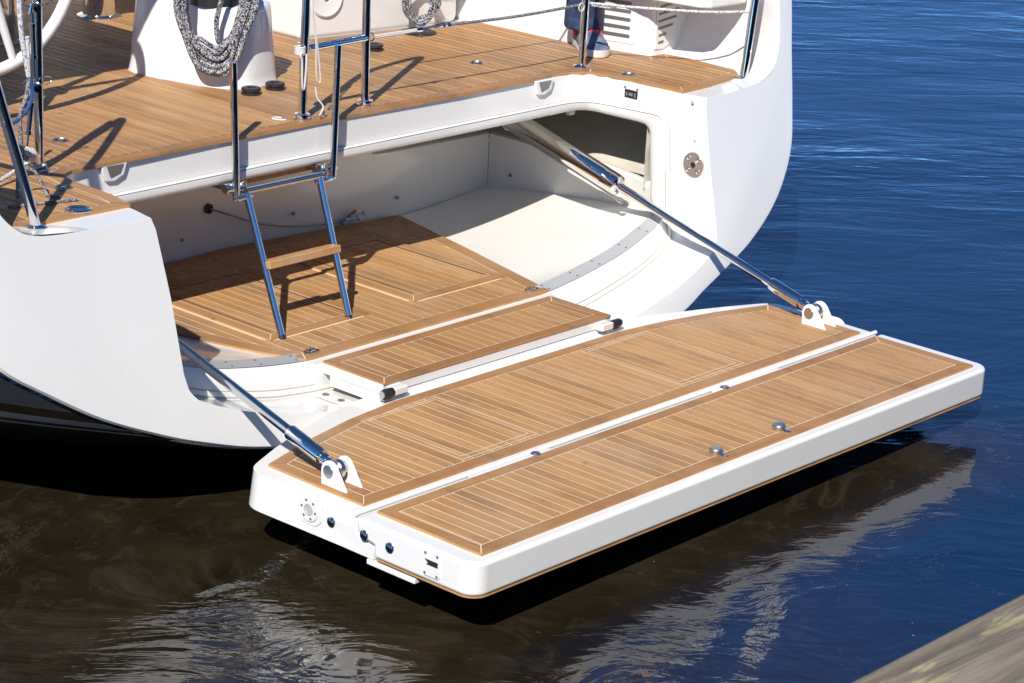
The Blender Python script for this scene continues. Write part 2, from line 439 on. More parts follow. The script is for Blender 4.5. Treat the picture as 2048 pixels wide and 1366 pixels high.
def skin(sgn, Tc, sx):
    g = G(); Tr = cr(Tc, 5); Tr = [Vector((p.x, p.y, p.z)) for p in Tr]
    Ee = Ec[i5:]
    tops = cr([(x+(.10 if sgn < 0 and z > .715 else 0), y, z) for x, y, z in top], 5)
    # inset outline for a rounded quarter
    cen = Vector((0, 1.25, .5))
    def inset(p, d):
        v = (cen-p); v.z *= 1.6; v.normalize(); q = p+v*d; return Vector((q.x, 1.165+.25*q.z, q.z))
    Ti = [inset(p, .03) for p in Tr]; Ti[-1].x = 0; Ti[0] = Vector((Tr[0].x-.03, tops[-1].y, 1.25))
    poly = [Vector((p.x*sx, p.y, p.z)) for p in Ee]          # recess edge top -> centre
    loop = poly+[Vector((p.x, p.y, p.z)) for p in reversed(Ti)]+[Vector((p.x, p.y, p.z)) for p in reversed(tops[1:])]
    loop = [Vector((p.x*sgn, p.y, p.z)) for p in loop]
    g.add(loop, [list(range(len(loop)))])
    r1 = [Vector(((a.x*.35+b.x*.65)*sgn, (a.y*.35+b.y*.65)+.002, a.z*.35+b.z*.65)) for a, b in zip(Ti, Tr)]
    r2 = [Vector((b.x*sgn, b.y+.012, b.z)) for b in Tr]
    r3 = [Vector((b.x*sgn*1.002, b.y+.03, b.z)) for b in Tr]
    g.loft([[Vector((a.x*sgn, a.y, a.z)) for a in Ti], r1, r2, r3])
    return g, Tr
g1_, Ts = skin(1, T, 1); g2_, Tpp = skin(-1, Tp, PX)
g1_.v += []; b = len(g1_.v); g1_.v += g2_.v; g1_.f += [[i+b for i in f] for f in g2_.f]; g1_.mi += g2_.mi
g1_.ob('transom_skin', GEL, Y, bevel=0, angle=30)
# ---- hull
g = G()
for sgn, Tc in ((1, Ts), (-1, Tpp)):
    rows = []
    for d in (.03, .15, .3, .5, .8, 1.15, 1.5, 2.5, 4, 6.5):
        dr = .25*min(d, 1.5)+.05*max(0, d-1.5)
        rows.append([Vector((p.x*sgn*(1.002+.09*d*(1-d/12)), p.y+d, p.z-dr*max(0, min(1, (.9-p.z)/.5)))) for p in Tc])
    g.loft(rows)
g.ob('hull', HULL, Y, angle=60)

# ---- cockpit sole / side decks
deck_half = [(p.x, p.y) for p in Ec[:i4+NS[3]]]+[(1.52, 1.343), (1.72, 1.345), (1.83, 1.50), (1.86, 1.75), (1.90, 1.95), (1.92, 2.3), (1.92, 4.9)]
deck_poly = deck_half[1:]+[(-x*(PX if y < 1.9 else 1), y) for x, y in reversed(deck_half[1:])]
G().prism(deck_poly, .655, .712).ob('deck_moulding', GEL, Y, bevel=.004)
# coamings
g = G()
for s in (1, -1):
    rows = []
    po = .10 if s < 0 else 0
    A = cr(top[3:], 4)
    B = cr([(1.80, 0, .7125), (1.87, 0, .725), (1.92, 0, .78), (1.95, 0, .86), (1.965, 0, .97), (1.97, 0, 1.10), (1.975, 0, 1.25)][:6], 4)
    n = 22; A = resample([tp(1.62-po, .7125)]+[tuple(p) for p in A], n); B = resample([(1.80-po, 0, .7125), (1.87, 0, .722), (1.92, 0, .765), (1.95, 0, .86), (1.965, 0, .97), (1.97, 0, 1.25)], n)
    for y in (0, .06, .13, .2, .3, .5, 1.0, 1.8, 3.0):
        f = min(1, y/.3); f = f*f*(3-2*f); r = []
        for a, b in zip(A, B):
            yy = a.y*(1-f)+1.36*f+y if f < 1 else 1.36+y
            r.append(Vector(((a.x*(1-f)+b.x*f+.045*y+po)*s, yy, a.z*(1-f)+b.z*f)))
        e = r[-1]; r.append(Vector((e.x+.10*s, e.y, 1.25))); rows.append(r)
    g.loft(rows)
g.ob('coaming', GEL, Y, angle=50)

# teak decks
aft = [(-1.37, 1.477), (-1.345, 1.60), (-1.34, 1.80), (-1.325, 1.875), (-1.26, 1.905), (-1.16, 1.912), (-.6, 1.917), (0, 1.919), (.6, 1.917), (1.0, 1.920), (1.06, 1.922), (1.142, 1.936), (1.243, 1.925), (1.308, 1.882), (1.332, 1.814), (1.340, 1.73), (1.343, 1.60), (1.352, 1.445)]
sb = [(1.52, 1.452), (1.77, 1.488), (1.815, 1.505), (1.832, 1.535), (1.835, 1.60), (1.845, 1.80), (1.83, 1.925), (1.78, 1.925), (1.74, 1.93), (1.70, 2.12), (1.66, 2.31), (1.655, 2.80), (1.63, 2.865), (1.46, 2.872), (.765, 2.965), (.765, 4.6)]
pb = [(-1.38, 4.6), (-1.38, 2.93), (-1.63, 2.90), (-1.655, 2.80), (-1.66, 2.31), (-1.74, 1.93), (-1.83, 1.925), (-1.85, 1.80), (-1.845, 1.60), (-1.825, 1.51), (-1.78, 1.485)]
teak('teak_deck', aft+sb+pb, .723, Y, border=.048, x_off=.012, seed=4, tb=.12)
NOTCH = []
# moulded drain notches under the teak edge
for sx in (-1, 1):
    o = G().prism([(x, z) for x, z in [(-.055, .0), (.055, .0), (.04, -.045), (.0, -.062), (-.035, -.058), (-.05, -.03)]], -.008, .008, 0).ob('drain_scupper', GEL, Y, bevel=.004)
    o.matrix_basis = Matrix.Translation((sx*1.075, 1.921, .715)) @ Matrix.Rotation(R(90), 4, 'X')
    o2 = G().prism([(x, z) for x, z in [(-.035, -.006), (.035, -.006), (.02, -.035), (-.02, -.045)]], -.002, .0025).ob('scupper_hole', SCREW, o)
    o2.location = (0, 0, .0085)

# aft edge metal strip following the opening
stripA = []; stripB = []
for i in range(len(Oc)-NS[6]-8, len(Oc)-6):
    p = Oc[i]; e = max(0, min(1, (p.z-.19)/.06))
    stripA.append(p+Vector((0, -.002, .0025))); stripB.append(p+Vector((-.006, .060*(1-.75*e), .010)))
g = G()
for s in (1, -PX): g.loft([[Vector((p.x*s, p.y, p.z)) for p in stripA], [Vector((p.x*s, p.y, p.z)) for p in stripB]])
ms = g.ob('metal_strip', ALU, Y)
# ---- boat garage inside the transom
g = G(); NR = 14; NC = 18
def wallbase(f):  # along the starboard side, f=0 aft .. 1 forward
    P = [(1.335, 1.55, .225), (1.38, 1.66, .205), (1.44, 1.9, .168), (1.45, 2.18, .135), (1.45, 2.53, .094)]
    q = resample(P, NR); return q[int(round(f*(NR-1)))]
for s in (1, -1):
    rows = []
    B0 = [q+Vector((0, -.004, -.003)) for q in resample(list(reversed([tuple(q) for q in stripB if q.x > .55])), NC)]
    for r in range(NR):
        f = r/(NR-1); wb = wallbase(f); y0 = 1.455+(2.54-1.455)*f; x0 = .60+.30*f; z0 = .044
        row = []
        for c in range(NC):
            t = c/(NC-1); x = x0+(wb.x-x0)*t; y = y0*(1-t)+wb.y*t if r else 1.455+(wb.y-1.455)*t**6
            z = z0+(wb.z-z0)*t**(1.35+.2*f)
            row.append(Vector((x*s, y, z)))
        if r == 0: row = [Vector((q.x*(s if s > 0 else -PX), q.y, q.z)) for q in B0]
        rows.append(row)
    # starboard floor meets centre
    g.loft(rows)
    g.loft([[rows[r][0] for r in range(NR)], [Vector((0, rows[r][0].y+.05*r/(NR-1), .040)) for r in range(NR)]])
g.ob('garage_liner', CREAM, Y, angle=45)
g = G()
for s in (1, -PX):
    for q in range(1, 9):
        i = int(q*(len(stripA)-1)/9)
        for f in (.22, .78):
            p = stripA[i].lerp(stripB[i], f); g.lathe([(.0045, 0), (.0045, .0015), (.002, .002)], (p.x*s, p.y, p.z+.0005), (0, 0, 1), 8)
g.ob('strip_screws', SCREW, ms)
# garage walls
WB = [(-1.45, 2.53), (-.92, 2.55), (-.03, 2.625), (.03, 2.625), (.92, 2.55), (1.45, 2.53)]
wt = lambda x: .29*max(0, min(1, (.80-x)/.45))
g = G(); W1 = resample([(x, y, 0) for x, y in WB], 41)
g.loft([[Vector((p.x, p.y, .03)) for p in W1], [Vector((p.x, p.y+.004, .318+wt(p.x))) for p in W1], [Vector((p.x, p.y+.012, .324+wt(p.x))) for p in W1], [Vector((p.x, p.y+.05, .324+wt(p.x))) for p in W1]])
for s in (1, -1):
    P = [wallbase(i/(NR-1)) for i in range(NR)]
    P = [Vector((p.x, p.y, p.z)) for p in P]
    g.loft([[Vector((p.x*s, p.y, p.z-.02)) for p in P], [Vector((p.x*s, p.y, .318)) for p in P], [Vector(((p.x+.012)*s, p.y, .324)) for p in P], [Vector(((p.x+.035)*s, p.y, .322)) for p in P]])
g.ob('garage_wall', CREAM, Y, angle=40)
g = G()
for x, y, z in ((-.193, 2.55+.043, .133), (-.62, 2.573, .15), (.38, 2.588, .14), (.92, 2.543, .125), (.63, 2.567, .06)):
    g.lathe([(.008, 0), (.008, .004), (.003, .006)], (x, y, z), (0, -1, 0), 10)
g.lathe([(.008, 0), (.008, .004), (.003, .006)], (1.448, 2.40, .165), (-1, 0, 0), 10)
g.ob('wall_bolt', SCREW, Y)
# fabric lining behind and above
g = G()
for s in (1, -1):
    g.loft([[Vector((1.47*s, y, .312)) for y in (1.45, 1.8, 2.2, 2.7, 3.2)], [Vector((1.60*s, y, .345)) for y in (1.45, 1.8, 2.2, 2.7, 3.2)], [Vector((1.78*s, y, .42)) for y in (1.45, 1.8, 2.2, 2.7, 3.2)], [Vector((1.84*s, y, .56)) for y in (1.45, 1.8, 2.2, 2.7, 3.2)], [Vector((1.80*s, y, .652)) for y in (1.45, 1.8, 2.2, 2.7, 3.2)]])
    g.add([(1.34*s, 1.60, .3), (1.90*s, 1.60, .3), (1.90*s, 1.60, .65), (1.34*s, 1.60, .65)], [[0, 1, 2, 3]])
g.loft([[Vector((x, 3.1, .30)) for x in (-1.8, 0, 1.8)], [Vector((x, 3.1, .65)) for x in (-1.8, 0, 1.8)]])
g.ob('fabric_lining', FAB, Y)
g = G().prism([(-1.85, 2.74), (1.85, 2.74), (1.85, 3.15), (-1.85, 3.15)], .28, .30); g.ob('shelf', DARK, Y)
# cloth edge, lamp and clip seen through the side cut-out
g = G().loft([[Vector((1.52+.02*math.sin(i*1.7), 1.70+.09*i, .585-.01*math.sin(i*2.1))) for i in range(9)], [Vector((1.60, 1.70+.09*i, .648)) for i in range(9)]])
g.ob('cloth_flap', BLACK, Y)
G().lathe([(.001, -.028), (.02, -.024), (.034, -.010), (.038, 0)], (1.50, 1.88, .60), (0, 0, 1), 20).ob('interior_lamp', WHITEP, Y)
G().box((1.30, 1.965, .548), (.03, .025, .03)).ob('seal_clip', CREAM, Y, bevel=.004)
# warning sticker
o = G().box((1.436, 1.80, .262), (.0015, .085, .085)).ob('warning_sticker', LABEL, Y)
g = G()
g.box((1.4345, 1.80, .293), (.0015, .045, .007)); g.box((1.4345, 1.825, .262), (.0015, .018, .004)); g.box((1.4345, 1.775, .262), (.0015, .018, .004)); g.box((1.4345, 1.80, .228), (.0015, .05, .003))
adoptees = g.ob('printed_lines', INK, o)
G().lathe([(.034, 0), (.034, .006), (.022, .01), (.02, .004), (.001, .004)], (1.44, 1.86, .195), (-1, 0, 0), 22).ob('drain_cover', WHITEP, Y)

# ---- teak garage floor with two lifting hatches
fl = [(-.627, 1.447), (.627, 1.447), (.78, 2.0), (.915, 2.525), (.03, 2.605), (-.915, 2.545), (-.80, 2.0), (-.70, 1.62)]
F_ = teak('teak_floor', fl, .056, Y, border=.06, seed=12, x_off=.02, tb=.22)
for hx0, hx1 in ((-.60, -.11), (.11, .62)):
    P = rrect(hx0, 1.655, hx1, 2.37, .045, 4)
    h = G().prism(P, .0563, .0572).ob('floor_hatch', CAULK, F_, smooth=False)
    P2 = [(hx0+.005, 1.660), (hx1-.005, 1.660), (hx1-.005, 2.365), (hx0+.005, 2.365)]
    hh = teak('hatch_boards', P2, .0645, F_, border=.040, seed=int(hx1*100), x_off=.02, side=.010, tb=.15)
    hh.name = 'hatch_lid'
    # dark finger gap inside frame
    g = G()
    for a, b in (((hx0+.062, 1.72), (hx0+.062, 2.30)), ((hx1-.062, 1.72), (hx1-.062, 2.30)), ((hx0+.062, 2.305), (hx1-.062, 2.305))):
        dx = abs(a[0]-b[0])+.004; dy = abs(a[1]-b[1])+.004
        g.box(((a[0]+b[0])/2, (a[1]+b[1])/2, .0645), (dx, dy, .0014))
    g.ob('hatch_gap', DARK, hh)
for x in (-.564, .571):
    g = G().prism(rrect(x-.030, 1.470, x+.030, 1.500, .008), .0565, .063)
    g.lathe([(.012, 0), (.012, .006), (.008, .008), (.001, .006)], (x+.004, 1.485, .063), (0, 0, 1), 16)
    g.box((x-.018, 1.485, .066), (.012, .018, .006)); g.ob('floor_latch', STEEL, F_, bevel=.0015)

# ---- boarding step over the hinge
S_ = G().prism([(-.590, 1.112), (.590, 1.112), (.590, 1.403), (-.590, 1.403)], .010, .0445).ob('boarding_step', GEL, Y, bevel=.004)
S2 = G()
for x in (-.575, .575): S2.box((x, 1.25, -.01), (.02, .24, .038))
S2.box((0, 1.13, -.012), (1.15, .03, .040))
S2.ob('step_support', GEL, S_, bevel=.003)
G().prism([(-.62, 1.40), (.62, 1.40), (.625, 1.47), (-.625, 1.47)], -.05, .046).ob('floor_sill', GEL, Y, bevel=.002)
teak('step_boards', [(-.587, 1.109), (.587, 1.109), (.587, 1.405), (-.587, 1.405)], .052, S_, border=.042, seed=21, x_off=.02, side=.0075, tb=.32)
for s in (-1, 1):
    G().box((s*.535, 1.095, .024), (.060, .040, .026)).ob('buffer_block', GEL, S_, bevel=.004)
    g = G().lathe([(.010, -.024), (.015, -.022), (.016, -.017), (.016, .017), (.015, .022), (.010, .024)], (s*.590, 1.088, .024), (1, 0, 0), 20)
    g.ob('rubber_buffer', BLACK, S_)
    g = G()
    for q in (-.0255, .0255): g.lathe([(.0125, -.002), (.0125, .002)], (s*.590+q, 1.088, .024), (1, 0, 0), 18)
    g.box((s*.590, 1.092, .006), (.048, .026, .003)); g.ob('buffer_cap', SATIN, S_)
# little cover plate with screws beside the step
G().box((-.66, 1.235, -.03), (.045, .22, .006), rz=R(2)).ob('hinge_cover', CREAM, Y, bevel=.002)
g = G()
for yy in (1.31, 1.235, 1.16): g.lathe([(.013, 0), (.013, .003), (.005, .005)], (-.66, yy, -.027), (0, 0, 1), 14)
g.ob('cover_screw', SCREW, Y)

# ================================================================== folding transom = bathing platform
PL = empty('bathing_platform', (0, .5, -.06), Y)
fw = [(1.345, .455), (1.352, .86), (1.351, .885), (1.345, .908), (1.334, .928), (1.318, .944), (1.298, .956), (1.27, .969), (1.16, 1.018), (1.05, 1.060), (.86, 1.125), (.68, 1.163), (.42, 1.188), (0, 1.195)]
in_poly = fw+[(-x, y) for x, y in reversed(fw[:-1])]
def boolean(a, b, op, name, bev, parent):
    m = a.modifiers.new('b', 'BOOLEAN'); m.object = b; m.operation = op; m.solver = 'EXACT'
    bpy.context.view_layer.update(); dg = bpy.context.evaluated_depsgraph_get()
    me = bpy.data.meshes.new_from_object(a.evaluated_get(dg)); mt = a.data.materials[0]
    bpy.data.objects.remove(a); bpy.data.objects.remove(b); me.materials.clear()
    o = link(name, me, parent, [mt], True, 35)
    m = o.modifiers.new('bevel', 'BEVEL'); m.width = bev; m.segments = 4; m.limit_method = 'ANGLE'; m.angle_limit = R(35); m.harden_normals = True
    return o
sill = [(y, z) for y, z in ((.46, -.05), (.452, -.062), (.435, -.074), (.40, -.082), (.378, -.086), (.374, -.092), (.374, -.126), (.60, -.126), (.60, -.05))]
sg = G(); n = len(sill); sg.add([(-1.3565, y, z) for y, z in sill]+[(1.3565, y, z) for y, z in sill], [list(range(n)), list(range(n, 2*n))[::-1]]+[[i, (i+1) % n, n+(i+1) % n, n+i] for i in range(n)])
boolean(G().prism(in_poly, -.1245, -.009, grow=.012).ob('a', GEL), sg.ob('b', GEL), 'UNION', 'inner_platform', .015, PL)
outl = [(1.365, .444)]+[(1.365, .04)]+arc((1.305, .022), .06, 0, -90, 8)+[(-q[0], q[1]) for q in reversed(arc((1.305, .022), .06, 0, -90, 8))]+[(-1.365, .04), (-1.365, .444)]
cut = [(y, z) for y, z in ((.50, -.020), (.447, -.030), (.440, -.048), (.425, -.062), (.40, -.072), (.370, -.078), (.366, -.20), (.50, -.20))]
sg = G(); n = len(cut); sg.add([(-2, y, z) for y, z in cut]+[(2, y, z) for y, z in cut], [list(range(n)), list(range(n, 2*n))[::-1]]+[[i, (i+1) % n, n+(i+1) % n, n+i] for i in range(n)])
boolean(G().prism(outl, -.116, -.009).ob('a', GEL), sg.ob('b', GEL), 'DIFFERENCE', 'outer_platform', .014, PL)
outl = [q if q[1] < .4 else (q[0], .362) for q in outl]
tr = offset(outl[::-1] if area(outl) < 0 else outl, [.0035]*len(outl))
tro = G().prism(tr, -.1205, -.1165).ob('wood_trim', TEAK, PL)
tro.data.attributes.new('tone', 'FLOAT', 'FACE'); tro.data.uv_layers.new(name='grain')
for p in tro.data.polygons:
    for li in p.loop_indices:
        v = tro.data.vertices[tro.data.loops[li].vertex_index].co; tro.data.uv_layers['grain'].data[li].uv = (v.x+v.y, v.z)
und = G().prism([(-1.345, .0), (1.345, .0), (1.345, .36), (-1.345, .36)], -.124, -.1206).ob('underside_panel', mat('varnished_underside', (.20, .10, .045), .35), PL)
G().prism([(x*.975, y*.99+.01) for x, y in in_poly], -.130, -.1248).ob('underside_inner', BLACK, PL)  # black sheet stands in for the shade beneath the platform
# hinge rod strip between the two halves
G().tube([(-1.352, .460, -.0075), (1.352, .460, -.0075)], .0080, 12).ob('hinge_strip', GEL, PL)
g = G()
for x in (-.70, .52): g.prism([(x-.20, .425), (x+.20, .425), (x+.18, .444), (x-.18, .444)], -.009, .0005)
g.ob('hinge_cover_plate', GEL, PL, bevel=.002)
g = G()
for x in (-.58, .40): g.lathe([(.018, 0), (.018, .004), (.012, .009), (.001, .010)], (x, .433, -.004), (0, 0, 1), 16)
g.ob('hinge_cap', SATIN, PL)
tf = [(-1.292, .488), (1.292, .488), (1.287, .912), (1.05, .985), (.82, 1.036), (.576, 1.066), (-.576, 1.066), (-.82, 1.036), (-1.05, .985), (-1.287, .912)]
def inlay(x0, x1, y0, y1):
    out = []
    for d in (0, .022):
        a, b, c, e = x0+d, x1-d, y0+d, y1-d*.6
        out += [((a, c), (b, c), .0026), ((a, e), (b, e), .0026), ((a, c), (a, e), .0026), ((b, c), (b, e), .0026)]
    return out
teak('teak_boards', tf, 0, PL, border=.045, seed=31, x_off=.0, lines=inlay(-.80, -.44, .548, 1.0)+inlay(.30, .66, .548, 1.0))
teak('teak_boards', [(-1.298, .0), (1.298, .0), (1.298, .423), (-1.298, .423)], 0, PL, border=.043, seed=35, x_off=.0)
# push buttons and small sockets
for x in (-.125, .213):
    G().lathe([(.0235, 0), (.0235, .013), (.021, .016), (.001, .0165)], (x, .062, 0), (0, 0, 1), 26).ob('push_button', SATIN, PL)
    g = G().lathe([(.013, 0), (.013, .002), (.009, .0025), (.007, .001), (.001, .001)], (x-.002, .025, 0), (0, 0, 1), 18); g.ob('deck_screw', STEEL, PL)
# port side fittings (and their starboard twins)
for s in (-1, 1):
    X = s*1.357
    g = G().prism([(q[0], q[1]) for q in arc((0, 0), .040, 0, 360, 26)[:-1]], -.003, .007); o = g.ob('hose_flange', GEL, PL, bevel=.002)
    Mx = Matrix.Translation((X, .648, -.048)) @ Matrix.Rotation(R(90)*s, 4, 'Y'); o.matrix_basis = Mx
    o.scale = (1.0, 1.0, 1.0)
    g = G().prism(rrect(-.052, -.052, .046, .052, .04, 6), -.003, .003); o3 = g.ob('flange_recess', GEL, PL, bevel=.002); o3.matrix_basis = Mx
    g = G().lathe([(.019, .0065), (.019, .0085), (.015, .009), (.013, .0072)], (0, 0, 0), (0, 0, 1), 24); g.lathe([(.0128, .0068), (.0128, .0074)], (0, 0, 0), (0, 0, 1), 20); g.ob('flange_bore', mat('pale_grey_plastic', (.45, .45, .45), .4), o)
    g = G()
    for q in range(6):
        a = R(60*q+20); g.lathe([(.0042, .0065), (.0042, .0085), (.001, .009)], (.030*math.cos(a), .030*math.sin(a), 0), (0, 0, 1), 10)
    g.ob('flange_bolts', SCREW, o)
    for y, z, xx in ((.556, -.062, 1.3575), (.408, -.055, 1.3655), (.300, -.060, 1.3665)):
        G().lathe([(.0165, -.002), (.0165, .002), (.013, .0055), (.007, .007), (.001, .0075)], (s*xx, y, z), (s, 0, 0), 22).ob('steel_stud', DSTEEL, PL)
    # latch plate
    Ml = Matrix.Translation((s*1.3655, .128, -.056)) @ Matrix.Rotation(R(90)*s, 4, 'Y')
    o = G().prism(rrect(-.040, -.033, .040, .033, .010), -.003, .004).ob('latch_plate', GEL, PL, bevel=.0015); o.matrix_basis = Ml
    o2 = G().prism([(-.004, -.026), (.012, -.026), (.012, .026), (.002, .012), (-.004, .020)], .004, .0052).ob('latch_slot', DARK, o)
    g = G()
    for a in (-1, 1):
        for b_ in (-1, 1): g.lathe([(.0042, .004), (.0042, .006), (.001, .0065)], (a*.031, b_*.024, 0), (0, 0, 1), 10)
    g.ob('latch_screws', SCREW, o)
G().prism([(-1.36, .20), (-1.30, .20), (-1.30, .40), (-1.36, .40)], -.146, -.129).ob('stop_lever', GEL, PL, bevel=.003)
# strut brackets
for s in (-1, 1):
    for xx in (-.032, .032):
        P = [(.060, 0), (.062, 0)]+[(.052, .0)]+[]
        prf = [(.690, -.001), (.692, .045)]+[(.658+.034*math.cos(R(a)), .048+.034*math.sin(R(a))) for a in (10, 35, 60, 90, 120, 145)]+[(.582, -.001)]
        g = G(); n = len(prf); xa = s*1.236+xx-.006; xb = xa+.012
        g.add([(xa, y, z) for y, z in prf]+[(xb, y, z) for y, z in prf], [list(range(n)), list(range(n, 2*n))[::-1]]+[[i, (i+1) % n, n+(i+1) % n, n+i] for i in range(n)])
        g.ob('strut_bracket', WHITEP, PL, bevel=.003)
    g = G().lathe([(.0205, -.041), (.0215, -.039), (.0215, .039), (.0205, .041)], (s*1.236, .660, .047), (1, 0, 0), 26)
    g.lathe([(.027, -.012), (.030, -.008), (.030, .008), (.027, .012)], (s*1.236, .660, .047), (1, 0, 0), 28)
    g.ob('strut_pin', SATIN, PL, bevel=.001)

# ---- hydraulic struts
for s in (-1, 1):
    P0 = Vector((s*1.236, .660, .047)); D = Vector((0, 1, .277)).normalized()
    st = empty('lifting_strut', P0, Y)
    def at(d): return P0+D*d
    G().lathe([(.013, .02), (.013, .045), (.019, .045), (.019, .062), (.015, .062), (.015, .07), (.0235, .072), (.0245, .076), (.0245, .215), (.023, .22), (.016, .221)], P0, D, 28).ob('rod_sleeve', STEEL, st)
    G().tube([at(.2), at(1.12)], .0165, 24).ob('piston_rod', STEEL, st)
    G().lathe([(.017, 1.010), (.030, 1.012), (.040, 1.02), (.042, 1.04), (.042, 1.085), (.0415, 1.088), (.042, 1.09), (.042, 1.95)], P0, D, 32).ob('cylinder', STEEL, st)
    g = G().tube([at(1.02)+Vector((-.0*s, 0, -.052)), at(1.7)+Vector((0, 0, -.054)), at(1.95)+Vector((0, 0, -.05))], .006, 10)
    g.lathe([(.011, 0), (.011, .02), (.008, .022), (.008, .035)], at(.99)+Vector((0, 0, -.052)), D, 12)
    g.ob('hydraulic_pipe', SATIN, st)
    ring = []
    for q in range(25):
        a = 2*math.pi*q/24; u = Vector((1, 0, 0)); v = D.cross(u)
        ring.append(at(1.62)+u*math.cos(a)*.045+v*math.sin(a)*.050+Vector((0, 0, -.006)))
    g = G().tube(ring, .0022, 6); g.tube([ring[18], ring[18]+Vector((.0, .01, .02))], .002, 6); g.ob('cable_tie', SATIN, st)

# ---- fold-down bathing ladder
LD = empty('bathing_ladder', (-.34, 1.88, .53), Y)
for x0, x1 in ((-.588, -.570), (-.092, -.108)):
    g = G().tube([(x0, 1.880, 1.0), (x1, 1.874, .515)], .0135, 18); g.ob('upper_rail', STEEL, LD)
for s, x in ((-1, -.545), (1, -.155)):
    g = G()
    for dx in (-.014, .014):
        g.prism(rrect(x+dx-.0035, 1.868, x+dx+.0035, 1.892, .002, 2), .515, .575)
    g.lathe([(.019, -.018), (.020, -.014), (.020, .014), (.019, .018)], (x-s*.0, 1.895, .548), (1, 0, 0), 22)
    g.lathe([(.011, -.03), (.012, -.028), (.012, .028), (.011, .03)], (x, 1.866, .520), (1, 0, 0), 18)
    g.lathe([(.007, -.044), (.008, -.04), (.008, .04), (.007, .044)], (x, 1.866, .520), (1, 0, 0), 14)
    xo = x+s*.052
    g.lathe([(.017, -.016), (.018, -.013), (.018, .013), (.017, .016)], (xo, 1.885, .556), (1, 0, 0), 20)
    g.tube([(x, 1.895, .548), (xo, 1.885, .556)], .008, 10)
    g.tube([(x, 1.95, .556), (x, 1.89, .550)], .012, 12)
    g.ob('ladder_hinge', STEEL, LD, bevel=.001)
G().tube([(-.530, 1.868, .540), (-.172, 1.868, .540)], .0125, 18).ob('cross_bar', STEEL, LD)
lowpts = (((-.527, 1.868, .528), (-.538, 1.664, .066)), ((-.180, 1.868, .534), (-.202, 1.676, .066)))
for a, b in lowpts:
    r = G().tube([a, b], .0135, 18).ob('lower_rail', STEEL, LD)
    d = (Vector(b)-Vector(a)).normalized(); G().tube([Vector(b)-d*.001, Vector(b)+d*.012], .0145, 16).ob('rail_foot', BLACK, LD)
    G().tube([Vector(a)+Vector((-.02, 0, -.012)), Vector(a)+Vector((.03, 0, -.012))], .0045, 10).ob('rail_bolt', STEEL, LD)
mid = [Vector(a).lerp(Vector(b), .50) for a, b in lowpts]
teakbox('tread', ((mid[0].x+mid[1].x)/2, mid[0].y-.006, mid[0].z), (.345, .052, .028), LD, 'x', M=Matrix.Rotation(R(-8), 3, 'X'))
teakbox('stowed_tread', (-.33, 2.03, .545), (.40, .16, .02), LD, 'x', tone=.7)
for x in (-.60, -.60+.02): pass
g = G()
for x in (-.565, -.125): g.tube([(x, 1.93, .548), (x-.01, 2.10, .544)], .014, 12)
g.ob('slide_tube', STEEL, LD)

# ---- rails and posts
def post(name, pts, r=.0155, flange=.034, parent=Y, bend=True):
    g = G().tube(cr(pts, 8) if len(pts) > 2 else pts, r, 20)
    p = Vector(pts[0]); g.lathe([(flange, 0), (flange, .004), (flange*.8, .008), (r*1.15, .012)], (p.x, p.y, p.z), (0, 0, 1), 26)
    return g.ob(name, STEEL, parent)
gt = .98
g = G(); A = (-.172, 1.972, .723); B = (.163, 1.992, .723)
loop = [A, (-.170, 1.972, .95), (-.166, 1.972, 1.15), (-.162, 1.973, 1.38), (-.135, 1.975, 1.47), (-.06, 1.98, 1.53), (.06, 1.988, 1.57), (.125, 1.990, 1.575), (.150, 1.992, 1.55), (.152, 1.992, 1.48), (.154, 1.992, 1.2), (.158, 1.992, .95), B]
g.tube(cr(loop, 6), .0155, 20)
g.tube([(-.168, 1.974, .978), (.158, 1.990, .978)], .0135, 18)
for p in (A, B):
    g.lathe([(.030, 0), (.030, .006), (.025, .007), (.025, .014), (.029, .015), (.029, .021), (.016, .022)], p, (0, 0, 1), 26)
g.ob('gate_hoop', STEEL, Y)
for s in (-1, 1):
    post('stern_post', [(s*1.347, 1.962, .723), (s*1.350, 1.962, 1.0), (s*1.352, 1.962, 1.42)])
# leaning outer legs of the pushpit
post('pushpit_leg', [(-1.751, 1.457, .716), (-1.80, 1.456, .88), (-1.88, 1.456, 1.13), (-1.97, 1.456, 1.42)], .0165)
post('pushpit_leg', [(1.754, 1.457, .716), (1.772, 1.457, .88), (1.790, 1.457, 1.04), (1.84, 1.457, 1.42)], .0165)
g = G()
for s in (-1, 1):
    g.tube(cr([(s*1.352, 1.962, 1.40), (s*1.36, 1.955, 1.44), (s*1.45, 1.87, 1.455), (s*1.88, 1.50, 1.455), (s*2.0, 1.47, 1.44), (s*2.1, 1.9, 1.44), (s*2.15, 3.2, 1.44)], 6), .0155, 16)
g.ob('pushpit_rail', STEEL, Y)

# ---- flush deck fittings
for x, y, r in ((-1.414, 1.753, .030), (-1.048, 2.234, .030), (1.046, 2.255, .030), (1.399, 1.759, .030)):
    g = G().lathe([(r, 0), (r, .002), (r*.86, .004), (r*.8, .002), (r*.78, .0008)], (x, y, .7232), (0, 0, 1), 28); fo = g.ob('deck_socket', SATIN, Y)
    g = G().prism(arc((x, y), r*.77, 0, 360, 24)[:-1], .7234, .7242); g.ob('socket_lid', BLACK, fo)
    g = G().box((x, y, .7249), (r*.7, .008, .0022)); g.box((x, y, .7247), (.008, r*.7, .0018)); g.ob('socket_key', SATIN, fo)
g = G().lathe([(.042, 0), (.042, .003), (.035, .006), (.031, .004), (.029, .0008)], (-1.541, 1.519, .7232), (0, 0, 1), 32); fo = g.ob('deck_filler', STEEL, Y)
G().prism(arc((-1.541, 1.519), .028, 0, 360, 24)[:-1], .7234, .7246).ob('filler_cap', DSTEEL, fo)
